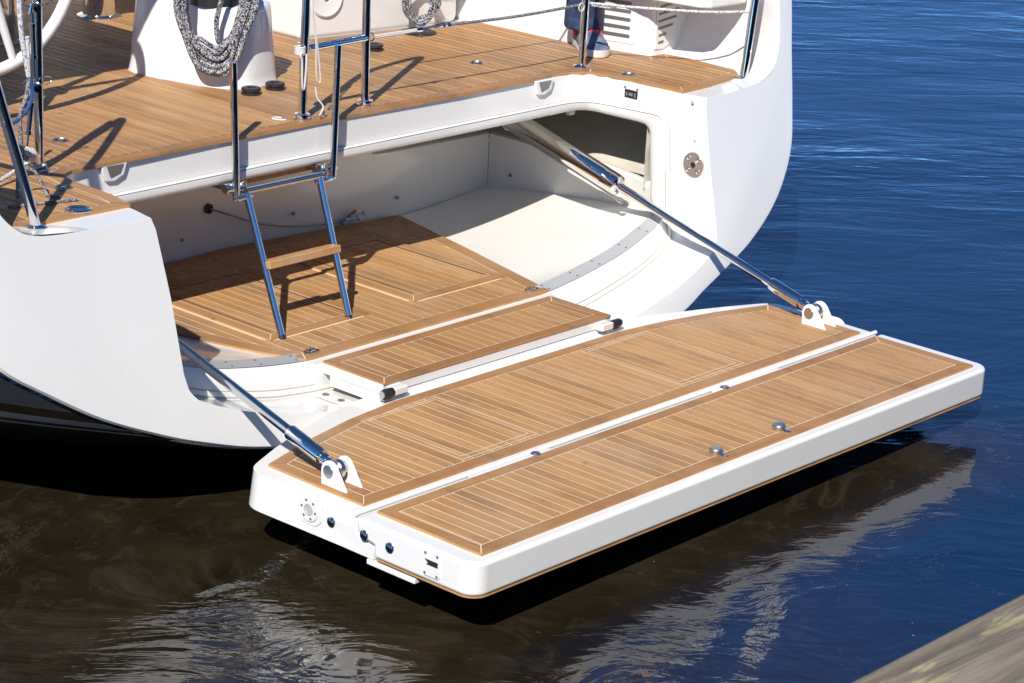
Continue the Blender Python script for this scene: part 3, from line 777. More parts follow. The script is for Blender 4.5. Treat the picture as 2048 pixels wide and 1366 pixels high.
for x, y in ((-.828, 2.682), (-.054, 2.373), (.075, 2.382), (.876, 2.663)):
    G().lathe([(.037, 0), (.037, .007), (.032, .009), (.032, .013), (.037, .015), (.037, .022), (.033, .025), (.016, .025), (.014, .014), (.001, .013)], (x, y, .7235), (0, 0, 1), 30).ob('rubber_deck_bush', BLACK, Y)
G().lathe([(.075, 0), (.075, .004), (.066, .007), (.02, .007), (.018, .003), (.001, .003)], (1.275, 2.800, .7235), (0, 0, 1), 34).ob('inspection_plate', BLACK, Y)
G().prism(rrect(.700, 2.905, .760, 2.935, .008), .7235, .7265).ob('deck_hinge', STEEL, Y, bevel=.001)

# ---- fittings on the side of the recess
Mp = Matrix.Translation((1.3385, 1.356, .448)) @ Matrix.Rotation(R(-90), 4, 'Y')
pe = G().lathe([(.050, -.004), (.050, .003), (.049, .0038), (.0185, .0038), (.018, .006), (.012, .006), (.0115, .0042)], (0, 0, 0), (0, 0, 1), 34).ob('locking_socket', mat('flat_polished_plate', (.66, .60, .53), .34, .8), Y); pe.matrix_basis = Mp
G().lathe([(.0112, .004), (.0112, .0047)], (0, 0, 0), (0, 0, 1), 20).ob('socket_bore', BLACK, pe)
g = G()
for q in range(4):
    a = R(45+90*q); g.lathe([(.010, .005), (.010, .007), (.005, .0085), (.003, .006), (.001, .006)], (.034*math.cos(a), .034*math.sin(a), 0), (0, 0, 1), 14)
g.ob('socket_bolts', SATIN, pe)
bx_ = G().prism(rrect(-.075, -.045, .060, .034, .004), -.003, .001).ob('shore_socket_frame', GEL, Y, bevel=.001)
Ms = Matrix.Translation((1.3365, 1.700, .668)) @ Matrix(((0, 0, -1, 0), (-1, 0, 0, 0), (0, 1, 0, 0), (0, 0, 0, 1)))
bx_.matrix_basis = Ms
g = G().prism(rrect(-.020, -.020, .045, .014, .002), .001, .0028); o = g.ob('socket_hole', BLACK, bx_)
g = G().box((.012, -.003, .0035), (.020, .012, .003)); g.box((-.008, -.004, .0035), (.006, .014, .003)); g.box((.034, -.004, .0035), (.008, .018, .003)); g.ob('socket_contacts', SATIN, bx_)
g = G()
for px_, py_ in ((-.020, .021), (.043, .021), (.045, -.033)): g.lathe([(.005, .001), (.005, .003), (.002, .004)], (px_, py_, 0), (0, 0, 1), 10)
g.ob('socket_screws', SCREW, bx_)
for y, z in ((1.547, .671), (1.391, .690), (1.365, .540)):
    G().lathe([(.006, -.002), (.006, .001), (.002, .002)], (1.345, y, z), (-1, 0, 0), 12).ob('surround_plug', ALU, Y)
G().box((1.319, 1.72, .583), (.004, .14, .018)).ob('striker_pad', WHITEP, Y, bevel=.002)

# ---- winch pod (white tapered column) with winch
def pod_sec(z):
    f = (z-.723)/.40
    return f
cx, cy = .02, 2.73
rows = []
for z, sc in ((.712, 1.03), (.73, 1.0), (.76, .985), (.90, .94), (.995, .91), (1.015, .895), (1.022, .87)):
    pts = []
    for q in range(40):
        a = 2*math.pi*q/40; ex = 2/3.4
        ca, sa = math.cos(a), math.sin(a)
        x = .170*sc*math.copysign(abs(ca)**ex, ca); y = .285*sc*math.copysign(abs(sa)**ex, sa)
        rot = R(14); pts.append(Vector((cx+x*math.cos(rot)-y*math.sin(rot), cy+x*math.sin(rot)+y*math.cos(rot), z)))
    rows.append(pts)
WP = G().loft(rows, True, 0, True).ob('winch_pod', GEL, Y, angle=50)
wc = (-.02, 2.62, 1.02)
G().lathe([(.098, 0), (.098, .045), (.092, .048), (.088, .06), (.078, .075), (.073, .11), (.080, .13), (.082, .145), (.05, .15), (.03, .155), (.001, .155)], wc, (0, 0, 1), 40).ob('winch_drum', BLACK, WP)
G().lathe([(.0985, .036), (.0995, .037), (.0995, .040), (.0985, .041)], wc, (0, 0, 1), 40).ob('winch_ring', RED, WP)

# ---- cockpit bench with speaker
bench = [(.765, 2.975), (1.46, 2.885), (1.60, 2.90), (1.66, 2.95), (1.66, 4.7), (.765, 4.7)]
BN = G().prism(bench, .712, 1.16).ob('cockpit_bench', GEL, Y, bevel=.03, seg=4)
nrm = Vector((-.128, -.99, 0)).normalized()
c0 = Vector((.885, 2.958, .885))
SP = G().lathe([(.080, -.005), (.080, .006), (.074, .011), (.070, .010), (.016, .010), (.014, .004), (.001, .004)], c0, nrm, 40).ob('speaker', WHITEP, BN)
G().lathe([(.0145, .0042), (.0145, .0065), (.001, .008)], c0, nrm, 20).ob('speaker_cone', SCREW, SP)
G().box((1.40, 2.86, 1.03), (.36, .16, .05)).ob('bench_lip', GEL, BN, bevel=.015)

# ---- starboard seat locker with louvred vents
lk = [(1.665, 2.32), (1.735, 1.985), (1.745, 1.958), (1.768, 1.942), (1.80, 1.94), (2.02, 1.94), (2.10, 2.10), (2.10, 3.6), (1.665, 3.6)]
LK = G().prism(lk, .712, 1.03).ob('seat_locker', GEL, Y, bevel=.008)
G().prism([(1.65, 2.35), (1.645, 1.92), (1.69, 1.66), (1.72, 1.62), (1.94, 1.61), (2.02, 1.70), (2.07, 2.35)], .972, 1.035).ob('seat_lip', GEL, LK, bevel=.012)
# side vent
vd = (Vector((1.735, 1.985, 0))-Vector((1.665, 2.32, 0))).normalized(); vn = Vector((-vd.y*-1, 0, 0)); vn = Vector((vd.y, -vd.x, 0)); vn = vn if vn.x < 0 else -vn
def vframe(o, s0, z0): return Matrix.Translation(o) @ Matrix(((vd.x, 0, vn.x, 0), (vd.y, 0, vn.y, 0), (0, 1, 0, 0), (0, 0, 0, 1)))
Mv = vframe(Vector((1.665, 2.32, 0)), 0, 0)
vp = G().prism(rrect(.03, .758, .325, 1.02, .02, 4), -.002, .003).ob('vent_panel', GEL, LK, bevel=.0015); vp.matrix_basis = Mv
g = G()
for cxx in (.085, .235):
    hw = .055 if cxx < .2 else .062
    for q in range(7): g.prism(rrect(cxx-hw, .782+.034*q, cxx+hw, .797+.034*q, .0072, 4), .0015, .0042)
vs = g.ob('vent_slots', SCREW, vp)
# aft vent
Ma = Matrix.Translation((1.80, 1.9395, 0)) @ Matrix(((1, 0, 0, 0), (0, 0, -1, 0), (0, 1, 0, 0), (0, 0, 0, 1)))
av = [(-.022, .745), (.03, .742), (.062, .752), (.090, .775), (.115, .82), (.140, .90), (.150, .945), (-.022, .945)]
vp2 = G().prism(av, -.002, .004).ob('vent_panel', GEL, LK, bevel=.002); vp2.matrix_basis = Ma
g = G()
for q, (xa, xb) in enumerate(((-.005, .030), (-.005, .045), (-.012, .085), (-.012, .105), (-.012, .118), (-.005, .125))):
    zc = .765+.030*q; n_ = 6
    g.add([(xa, zc, .0048), (xb, zc+.10*(xb-xa), .0048), (xb, zc+.011+.10*(xb-xa), .0048), (xa, zc+.011, .0048)], [[0, 1, 2, 3]])
g.ob('vent_slots', SCREW, vp2, recalc=False)

# ---- helm
HW = empty('steering_wheel', (-1.17, 2.5, 1.31), Y)
cW = Vector((-1.165, 2.5, 1.312)); RW = .392
G().tube([cW+Vector((RW*math.sin(a), 0, -RW*math.cos(a))) for a in [2*math.pi*i/64 for i in range(64)]], .0205, 16, closed=True).ob('wheel_rim', WHITEP, HW)
for q in range(5):
    a = R(19+72*q)
    G().tube([cW+Vector((.04*math.sin(a), -.0, -.04*math.cos(a))), cW+Vector(((RW-.01)*math.sin(a), 0, -(RW-.01)*math.cos(a)))], [.020, .013], 12).ob('wheel_spoke', WHITEP, HW)
G().lathe([(.05, -.03), (.055, 0), (.04, .03), (.02, .05)], cW, (0, -1, 0), 24).ob('wheel_hub', STEEL, HW)
G().lathe([(.14, 0), (.14, .006), (.10, .02), (.085, .05), (.075, .55), (.07, .60), (.001, .60)], (-1.165, 2.68, .723), (0, 0, 1), 30).ob('helm_pedestal', STEEL, Y)
G().lathe([(.092, 0), (.092, .006), (.078, .012), (.070, .014), (.070, .62), (.001, .62)], (.385, 3.80, .723), (0, 0, 1), 40).ob('table_leg', STEEL, Y)
G().lathe([(.092, 0), (.092, .006), (.078, .012), (.070, .014), (.070, .62), (.001, .62)], (-.25, 3.62, .723), (0, 0, 1), 40).ob('table_leg', STEEL, Y)
tb = teakbox('cockpit_table', (.07, 3.72, 1.36), (1.0, .56, .04), Y, 'x')
# unseen panel and frame, added out of shot to throw the big deck shadow
AW = G().loft([[Vector((x, y, 1.75+.03*math.sin((x+2.2)*2))) for x in (-2.0, -1.6, -1.2, -.9, -.66)] for y in (2.38, 2.9, 3.42)])
AW.ob('shadow_panel', CANVAS, Y)
g = G()
for x, y in ((-2.1, 2.42), (-2.1, 3.38)): g.tube([(x+.05, y, 1.24), (x+.04, y, 1.77), (x+1.42, y, 1.77)], .012, 12)
g.ob('shadow_panel_frame', STEEL, Y)
# forward bulkhead of the cockpit
G().prism([(-1.9, 4.65), (1.9, 4.65), (1.9, 4.8), (-1.9, 4.8)], .70, 1.45).ob('bulkhead', GEL, Y, bevel=.02)

# ================================================================== loose things
def coil(name, label, centre_pts, n, r, m, jitter, seed):
    rnd = random.Random(seed); g = G()
    for q in range(n):
        pts = []
        jx, jy, jz = [rnd.uniform(-1, 1)*jitter for _ in range(3)]
        for p in centre_pts:
            pts.append(Vector((p[0]+jx*p[3]+rnd.uniform(-.25, .25)*jitter, p[1]+jy*.6+rnd.uniform(-.2, .2)*jitter, p[2]+jz*p[4])))
        P = cr(pts+[pts[0]], 8)[:-1]; g.tube(P, r, 8, closed=True)
    return g.ob(name, m)
# the big coil hung on the winch: loops hang in front of the pod's aft-port face
def onface(u, z, out=0.0):
    """pod front as seen from the port quarter: u along (.67,-.74), pushed out toward the quay"""
    d = Vector((.74, -.67, 0)); nrm = Vector((-.67, -.74, 0))
    c = Vector((wc[0], wc[1], 0)); return c+d*u+nrm*(.125+out)+Vector((0, 0, z))
g = G(); rnd = random.Random(5)
for q in range(11):
    f = q/10; wl = .150-.012*rnd.random()-.045*f; wr = .140+.014*rnd.random()-.045*f; bot = .782+.095*f**1.4+rnd.uniform(-.008, .008); xo = rnd.uniform(-.006, .006)
    out = .005+.040*rnd.random()
    pts = [onface(-wl*.72+xo, 1.20, out*.4-.06), onface(-wl*.98+xo, 1.10, out+.01), onface(-wl*1.0+xo, 1.02, out+.015), onface(-wl*.80+xo, .93, out+.01), onface(-wl*.45+xo, bot+.03, out+.012),
           onface(xo+.01, bot, out+.015), onface(wr*.45+xo, bot+.028, out+.02), onface(wr*.75+xo, .95, out+.02), onface(wr*1.0+xo, 1.05, out+.015), onface(wr*.9+xo, 1.12, out+.01), onface(wr*.65+xo, 1.20, out*.4-.06),
           onface(.0+xo, 1.215, -.10)]
    g.tube(cr(pts+[pts[0]], 7)[:-1], .0096, 9, closed=True)
g.tube(cr([onface(.045, 1.16, .03), onface(.030, 1.08, .05), onface(.010, .99, .045), onface(.013, .93, .045), onface(.02, .90, .03)], 7), .0096, 9)
o = g.ob('rope_coil', ROPE); tag(o, 'thick bundle of speckled grey rope hanging on the winch of the white column', 'rope', 'coiled ropes in the cockpit')
g = G(); rnd = random.Random(9)
for q in range(3):
    w_ = .055+.022*q; pts = [(1.30-w_*.75, 2.838, .92), (1.30-w_, 2.835-.006*q, .85), (1.30-w_*.6, 2.83, .79), (1.30, 2.826-.01*q, .755+.012*(2-q)), (1.30+w_*.8, 2.82, .79), (1.30+w_*1.1, 2.815, .84), (1.30+w_*.6, 2.825, .92), (1.30, 2.83, .95)]
    g.tube(cr(pts+[pts[0]], 7)[:-1], .0085, 8, closed=True)
o = g.ob('rope_coil', ROPE); tag(o, 'small open coil of dark speckled rope hanging from the cockpit bench behind the gate', 'rope', 'coiled ropes in the cockpit')

# lifeline from gate to stern post to pushpit
g = G()
g.tube([(.190, 1.985, .980), (.40, 1.976, .982)], .0045, 8, mi=0); g.tube([(.195, 1.985, .974), (.40, 1.974, .977)], .0045, 8, mi=0)
ringp = [Vector((.178+.014*math.cos(a), 1.985, .978+.014*math.sin(a))) for a in [2*math.pi*i/16 for i in range(16)]]
g.tube(ringp, .003, 8, closed=True, mi=1)
g.tube([(.40, 1.975, .980), (.43, 1.974, .980)], .009, 10, mi=1); g.tube([(.42, 1.974, .966), (.425, 1.974, .950), (.437, 1.974, .955), (.44, 1.974, .965)], .002, 6, mi=1)
g.tube([(.43, 1.974, .980), (.46, 1.973, .980)], .0055, 10, mi=2)
g.tube([(.46, 1.973, .980), (.56, 1.97, .981)], .0035, 8, mi=1); g.tube([(.535, 1.971, .981), (.548, 1.971, .981)], .008, 10, mi=1)
g.tube([(.56, 1.97, .981), (.575, 1.97, .981)], .009, 10, mi=1)
g.tube(cr([(.575, 1.97, .981), (.95, 1.965, .972), (1.33, 1.96, .977)], 10), .006, 8, mi=3)
lp = [Vector((1.318+.016*math.cos(a), 1.955, .968+.016*math.sin(a))) for a in [2*math.pi*i/14 for i in range(14)]]; g.tube(lp, .003, 6, closed=True, mi=0)
o = g.ob('lifeline', [ROPEW, STEEL, BLUEW, ROPE3]); tag(o, 'thin grey line tensioned from the steel gate hoop to the post beside the shoe', 'lifeline')
g = G(); g.tube(cr([(.17, 1.99, 1.45), (.75, 1.975, 1.435), (1.35, 1.962, 1.40)], 8), .005, 8)
g.tube(cr([(1.365, 1.955, .980), (1.50, 1.80, .972), (1.66, 1.60, .972), (1.772, 1.472, .982)], 10), .0055, 8)
g.tube([(1.372, 1.95, .972), (1.42, 1.90, .965), (1.44, 1.875, .972)], .0045, 6); o = g.ob('lifeline', ROPE2)
tag(o, 'white braided line from the post beside the shoe to the starboard pushpit leg', 'lifeline')
# white cord hanging on the gate
g = G(); g.tube(cr([(-.165, 1.958, 1.28), (-.150, 1.953, 1.12), (-.135, 1.95, 1.02), (-.130, 1.95, .90), (-.118, 1.95, .855), (-.108, 1.95, .87), (-.125, 1.95, .98), (-.150, 1.952, 1.10), (-.158, 1.955, 1.26)], 8), .0030, 6)
g.tube(cr([(-.185, 1.955, .975), (-.205, 1.952, .965), (-.200, 1.95, .94), (-.196, 1.95, .86), (-.185, 1.952, .84), (-.178, 1.952, .90), (-.176, 1.953, .965)], 7), .0038, 6)
for q in range(5): g.tube([Vector((-.190+.016*math.cos(a), 1.972+.018*math.sin(a), .965+.006*q)) for a in [2*math.pi*i/12 for i in range(12)]], .004, 6, closed=True)
g.tube(cr([(-.13, 1.952, .84), (-.125, 1.945, .80), (-.11, 1.93, .77), (-.125, 1.93, .74), (-.105, 1.945, .73)], 6), .003, 6)
o = g.ob('cord', ROPEW); tag(o, 'thin white cord tied around the left leg of the steel gate hoop', 'cord')
g = G(); g.tube(cr([(-.235, 1.99, .727), (-.250, 2.00, .727), (-.262, 2.03, .727), (-.240, 2.04, .727), (-.225, 2.02, .727)], 5), .0035, 6)
o = g.ob('cord_end', ROPEW); tag(o, 'short white cord end lying on the teak beside the gate foot', 'cord')

# rigging bunch at the port stern post
def turnbuckle(p, q, label):
    p = Vector(p); q = Vector(q); d = (q-p).normalized(); L = (q-p).length
    r = empty('turnbuckle', p); tag(r, label, 'turnbuckle', 'turnbuckles on the port stern post')
    g = G().tube([p, p+d*L*.25], .005, 10); g.tube([p+d*L*.25, p+d*L*.7], .0095, 12); g.tube([p+d*L*.7, q], .004, 10)
    for f in (.25, .7): g.lathe([(.012, -.006), (.012, .006)], p+d*L*f, d, 12)
    o1 = g.ob('screw_body', STEEL)
    g = G(); u = Vector((1, 0, 0)); v = Vector((0, 0, 1))
    g.tube([p+u*.030*math.cos(a)+v*.014*math.sin(a)+Vector((-.005, 0, .018)) for a in [2*math.pi*i/20 for i in range(20)]], .0026, 6, closed=True)
    g.tube([p+Vector((.05, 0, .018))+u*.026*math.cos(a)+v*.014*math.sin(a) for a in [2*math.pi*i/20 for i in range(20)]], .0026, 6, closed=True)
    g.tube([p+Vector((-.01, -.004, -.02)), p+Vector((-.004, -.004, .012)), p+Vector((.014, -.004, .004))], .006, 8)
    g.lathe([(.013, -.008), (.014, 0), (.013, .008)], p+Vector((.012, 0, -.002)), (0, 1, 0), 14)
    o2 = g.ob('shackle', STEEL)
    adopt(r, o1, o2)
turnbuckle((-1.385, 1.945, 1.265), (-1.377, 1.945, 1.04), 'steel turnbuckle high on the port stern post just below the frame top')
turnbuckle((-1.385, 1.945, 1.005), (-1.41, 1.945, .80), 'steel turnbuckle low on the port stern post above the knotted line')
g = G(); g.tube(cr([(-1.448, 1.93, 1.48), (-1.446, 1.93, 1.30), (-1.437, 1.93, 1.18), (-1.412, 1.93, 1.05)], 8), .0085, 8)
g.tube(cr([(-1.420, 1.925, 1.18), (-1.412, 1.93, 1.05)], 4), .0075, 8)
o = g.ob('braided_line', ROPE2); tag(o, 'thick white braided line hanging in front of the port wheel rim', 'rope')
g = G(); g.tube(cr([(-1.410, 1.93, 1.05), (-1.425, 1.925, .99), (-1.455, 1.92, .93), (-1.452, 1.92, .84), (-1.448, 1.92, .79)], 8), .0072, 8)
g.tube(cr([(-1.545, 1.92, 1.14), (-1.535, 1.92, 1.02), (-1.52, 1.92, .95)], 6), .0075, 8)
o = g.ob('braided_line', ROPE3); tag(o, 'grey braided line running down to the knot beside the port stern post', 'rope')
g = G(); g.tube(cr([(-1.408, 1.93, 1.055), (-1.402, 1.925, 1.00), (-1.42, 1.92, .955), (-1.46, 1.92, .92), (-1.51, 1.92, .90)], 8), .0065, 8)
o = g.ob('braided_line', BLUEW); tag(o, 'blue whipped rope tail looping left of the port stern post', 'rope')
g = G()
for q in range(5):
    rnd = random.Random(q+3); c = Vector((-1.425+rnd.uniform(-.018, .018), 1.925+rnd.uniform(-.01, .01), .790+rnd.uniform(-.018, .018)))
    ax_ = Vector((rnd.uniform(-1, 1), rnd.uniform(-1, 1), rnd.uniform(-.6, .6))).normalized(); u = ax_.orthogonal().normalized(); v = ax_.cross(u)
    g.tube([c+u*.024*math.cos(a)+v*.019*math.sin(a) for a in [2*math.pi*i/14 for i in range(14)]], .0055, 7, closed=True)
g.tube(cr([(-1.44, 1.92, .775), (-1.50, 1.90, .755), (-1.62, 1.86, .74), (-1.75, 1.82, .735)], 6), .007, 8)
g.tube(cr([(-1.42, 1.925, .77), (-1.40, 1.93, .745), (-1.375, 1.945, .74), (-1.345, 1.945, .742)], 5), .005, 8)
g.tube([Vector((-1.347+.02*math.cos(a), 1.962+.02*math.sin(a), .742+.004*math.sin(a*3))) for a in [2*math.pi*i/14 for i in range(14)]], .005, 7, closed=True)
o = g.ob('knotted_line', ROPE2); tag(o, 'knotted white line lashed round the foot of the port stern post', 'rope')
g = G(); g.tube(cr([(-1.62, 1.72, .728), (-1.60, 1.74, .80), (-1.58, 1.74, .815), (-1.545, 1.73, .80), (-1.530, 1.71, .76), (-1.525, 1.69, .730), (-1.50, 1.66, .728)], 7), .006, 8)
g.tube(cr([(-1.70, 1.66, .728), (-1.62, 1.64, .728), (-1.55, 1.62, .728), (-1.48, 1.60, .728)], 6), .0055, 8)
o = g.ob('loose_line', ROPE3); tag(o, 'slack dark line lying on the port side deck behind the leaning pushpit leg', 'rope')
# beige fender rope at the starboard coaming
g = G()
for q in range(4): g.tube(cr([(1.93, 1.46, 1.045+.012*q), (1.97, 1.44, 1.025+.012*q), (2.03, 1.50, 1.03+.012*q), (2.08, 1.60, 1.05+.012*q)], 6), .012, 8)
o = g.ob('mooring_rope', ROPEB); tag(o, 'thick beige mooring rope draped over the starboard coaming corner', 'rope')
# cable in the garage
cb = empty('steel_cable', (-.04, 2.55, .22))
tag(cb, 'dark cable sagging along the garage wall from a hole to a shackle', 'cable')
o1 = G().tube(cr([(-.037, 2.612, .224), (.05, 2.590, .190), (.18, 2.580, .138), (.34, 2.570, .098), (.50, 2.565, .078), (.60, 2.560, .075), (.66, 2.545, .078)], 8), .0042, 8).ob('cable_wire', SCREW)
o2 = G().lathe([(.020, 0), (.020, .006), (.013, .008), (.012, .002), (.001, .002)], (-.037, 2.620, .224), (0, -1, 0), 20).ob('grommet', BLACK)
g = G().tube([Vector((.70+.019*math.cos(a), 2.535, .088+.019*math.sin(a))) for a in [2*math.pi*i/18 for i in range(18)]], .0042, 8, closed=True)
g.tube([(.63, 2.55, .078), (.69, 2.538, .080)], .007, 8); o3 = g.ob('shackle', STEEL)
o4 = G().box((.665, 2.548, .100), (.045, .006, .008), M=Matrix.Rotation(R(-22), 3, 'Y')).ob('pull_tab', RED)
adopt(cb, o1, o2, o3, o4)

# ================================================================== person (only one lower leg is in shot)
def skin_body(name, verts, edges, radii, m, sub=2, root=0):
    me = bpy.data.meshes.new(name); me.from_pydata(verts, edges, []); o = bpy.data.objects.new(name, me); C.objects.link(o)
    o.modifiers.new('skin', 'SKIN'); 
    for i, r in enumerate(radii):
        sv = me.skin_vertices[0].data[i] if me.skin_vertices else None
        if sv is not None: sv.radius = (r, r) if not isinstance(r, tuple) else r; sv.use_root = (i == root)
    s = o.modifiers.new('sub', 'SUBSURF'); s.levels = sub; s.render_levels = sub
    me.materials.append(m); return o
def skinned(name, chain, m, parent):
    """loft of ellipses: (x, y, z, rx, ry)"""
    rows = []
    for x, y, z, rx, ry in chain: rows.append([Vector((x+rx*math.cos(a), y+ry*math.sin(a), z)) for a in [2*math.pi*i/24 for i in range(24)]])
    o = G().loft(rows, True, 0, True).ob(name, m, parent, angle=60)
    s = o.modifiers.new('sub', 'SUBSURF'); s.levels = 1; s.render_levels = 2; return o
PR = empty('person', (1.585, 2.18, .723)); tag(PR, 'person in dark jeans and blue trainers with red laces standing at the starboard side', 'person')
ax, ay = 1.612, 2.190
# continuous body: standing leg, raised leg on the locker, torso, arms, head
V = [(1.72, 2.30, 1.66), (ax+.10, ay+.06, 1.60), (ax+.04, ay+.02, 1.22), (ax, ay+.02, .86), (ax+.0, ay+.01, .79), (1.87, 2.34, 1.60), (1.96, 2.10, 1.42), (1.95, 2.28, 1.12), (1.93, 2.20, 1.07),
     (1.74, 2.28, 1.90), (1.75, 2.24, 2.12), (1.75, 2.22, 2.22), (1.75, 2.20, 2.34), (1.58, 2.26, 2.10), (1.50, 2.14, 1.86), (1.52, 1.98, 1.66), (1.92, 2.26, 2.10), (2.02, 2.16, 1.86), (1.98, 1.98, 1.68)]
Ed = [(0, 1), (1, 2), (2, 3), (3, 4), (0, 5), (5, 6), (6, 7), (7, 8), (0, 9), (9, 10), (10, 11), (11, 12), (10, 13), (13, 14), (14, 15), (10, 16), (16, 17), (17, 18)]
Rd = [.13, .085, .06, .028, .022, .085, .065, .045, .035, .125, .10, .055, .085, .055, .042, .03, .055, .042, .03]
body = skin_body('body', V, Ed, Rd, SKIN); adopt(PR, body)
leg = skinned('trousers', [(ax+.008, ay+.010, .806, .060, .066), (ax+.008, ay+.010, .808, .070, .078), (ax+.006, ay+.012, .828, .070, .080), (ax+.002, ay+.014, .852, .062, .072), (ax+.006, ay+.018, .872, .068, .072), (ax+.008, ay+.016, .90, .062, .068), (ax+.014, ay+.02, .96, .068, .074), (ax+.03, ay+.03, 1.08, .068, .076), (ax+.05, ay+.02, 1.22, .075, .08), (ax+.09, ay+.05, 1.45, .095, .10), (1.71, 2.29, 1.60, .13, .12), (1.74, 2.30, 1.72, .15, .12), (1.74, 2.29, 1.78, .15, .12)], JEAN, None)
leg2 = skinned('trousers', [(1.95, 2.28, 1.14, .06, .06), (1.955, 2.24, 1.25, .065, .065), (1.96, 2.14, 1.40, .075, .085), (1.93, 2.2, 1.50, .085, .11), (1.86, 2.28, 1.60, .10, .11), (1.78, 2.30, 1.68, .12, .12)], JEAN, None)
jac = skinned('jacket', [(1.74, 2.29, 1.70, .17, .135), (1.74, 2.28, 1.85, .16, .125), (1.75, 2.26, 2.0, .19, .13), (1.75, 2.24, 2.12, .18, .11), (1.75, 2.23, 2.17, .07, .06)], SHIRT, None)
head = skinned('head_shape', [(1.75, 2.20, 2.25, .03, .03), (1.75, 2.18, 2.27, .06, .07), (1.75, 2.18, 2.33, .072, .088), (1.75, 2.18, 2.40, .076, .095), (1.75, 2.19, 2.46, .066, .085), (1.75, 2.19, 2.49, .03, .04)], SKIN, None)
hair = skinned('hair', [(1.75, 2.225, 2.33, .075, .07), (1.75, 2.215, 2.40, .083, .085), (1.75, 2.20, 2.47, .078, .09), (1.75, 2.20, 2.505, .04, .05)], HAIR, None)
def shoe(c, yaw, z0, nm='shoe'):
    """outline-lofted trainer, toe toward -y before yaw"""
    Rz = Matrix.Rotation(yaw, 3, 'Z'); out = []
    def put(q): v = Rz @ Vector((q[0]*1.15, q[1]*1.05, 0)); return Vector((v.x+c[0], v.y+c[1], q[2]*1.28+z0))
    # sections along the foot: (y, half width, top height)
    sec = [(.115, .022, .050), (.105, .033, .085), (.07, .038, .100), (.03, .040, .098), (-.01, .044, .082), (-.05, .050, .066), (-.09, .052, .054), (-.125, .045, .042), (-.15, .030, .030), (-.162, .012, .020)]
    rows = []; rs = []
    for y, hw, h in sec:
        rows.append([put((hw*math.sin(a), y, .022+(h-.022)*max(0, math.cos(a))**.8)) for a in [R(-95+190*i/16) for i in range(17)]])
        rs.append([put((hw*1.06*sx, y*1.02, zz)) for sx, zz in ((-1, .026), (-1.04, .014), (-.98, .002), (.98, .002), (1.04, .014), (1, .026))])
    up = G().loft(rows); up.add(rows[0], [list(range(17))]); o1 = up.ob(nm, SHOE, None, angle=70)
    so_ = G().loft(rs); so_.add(rs[0], [list(range(6))]); so_.add(rs[-1], [list(range(6))]); o2 = so_.ob('sole', SOLE, None, bevel=.003, angle=60)
    rr_ = [[put((hw*.99*sx, y, .0035)) for sx in (-1, 1)]+[put((hw*.99*sx, y, -.0005)) for sx in (1, -1)] for y, hw, h in sec[3:]]
    o3 = G().loft(rr_, True, 0, True).ob('outsole', RED)
    g = G()
    for i, y in enumerate((.018, .002, -.014, -.030, -.046)):
        h = .098-(.018-y)*.55; g.tube(cr([put((-.028, y, h-.010)), put((-.012, y-.004, h+.004)), put((.012, y+.004, h+.005)), put((.028, y, h-.010))], 4), .0042, 6)
    for sx in (-1, 1): g.tube(cr([put((.030*sx, .022, .088)), put((.035*sx, -.01, .072)), put((.038*sx, -.05, .052))], 5), .0045, 6)
    for sx in (-1, 1): g.tube(cr([put((0, .028, .108)), put((.018*sx, .010, .122)), put((.032*sx, .018, .112)), put((.006*sx, .026, .108))], 5), .0035, 6)
    for y in (.07, .05): g.tube(cr([put((-.037, y, .078)), put((-.041, y-.012, .056)), put((-.041, y-.03, .040))], 4), .006, 6)
    g.tube(cr([put((-.036, .10, .088)), put((0, .112, .098)), put((.036, .10, .088))], 5), .006, 6)
    o4 = g.ob('laces', PINK); o2.parent = o1; o3.parent = o1; o4.parent = o1
    return o1
s1 = shoe((ax+.012, ay-.025), R(-34), .7235); s2 = shoe((1.94, 2.24), R(5), 1.033)
adopt(PR, leg, leg2, jac, head, hair, s1, s2)
# hands: palm, four fingers, thumb each
for hx, sgn in ((1.52, 1), (1.98, -1)):
    g = G(); b0 = Vector((hx, 1.97, 1.65))
    g.tube([b0, b0+Vector((0, -.03, -.03)), b0+Vector((0, -.06, -.065))], [.024, .034, .032], 10)
    for q in range(4):
        s0 = b0+Vector(((q-1.5)*.018, -.062, -.068)); L = (.060, .070, .066, .052)[q]
        g.tube([s0, s0+Vector((0, -.4*L, -.4*L)), s0+Vector((0, -.35*L, -.85*L)), s0+Vector((0, -.15*L, -1.1*L))], [.0095, .009, .008, .006], 8)
    g.tube([b0+Vector((.028*sgn, -.025, -.03)), b0+Vector((.045*sgn, -.045, -.055)), b0+Vector((.045*sgn, -.06, -.08))], [.011, .010, .007], 8)
    h_ = g.ob('hand', SKIN, None, angle=70); adopt(PR, h_)

# ================================================================== setting
W = mat('water', (.016, .010, .004), .02, spec=.5); k = NB(W)
k.b.inputs['IOR'].default_value = 1.95
o_ = k.n('ShaderNodeTexCoord').outputs['Object']
rotv = k.mapping(o_, (1, 1, 1), (0, 0, R(47)))      # crests lie along the wind
far = k.noise(k.mapping(rotv, (.8, 2.5, 1)), 1.4, 4, .5, .7)
mid_ = k.noise(k.mapping(rotv, (1.4, 3.6, 1)), 2.3, 3, .5, .8)
fine = k.noise(k.mapping(rotv, (2.2, 7.0, 1)), 4.0, 2, .5)
amp = k.mapr(k.noise(o_, .28, 3, .6), .38, .62, .22, 1.05)
sx_ = k.n('ShaderNodeSeparateXYZ', {0: o_})
away = k.mapr(k.math('ADD', k.math('MULTIPLY', sx_.outputs[0], .74), k.math('MULTIPLY', sx_.outputs[1], .67)), .5, 3.2, .12, 1.0)
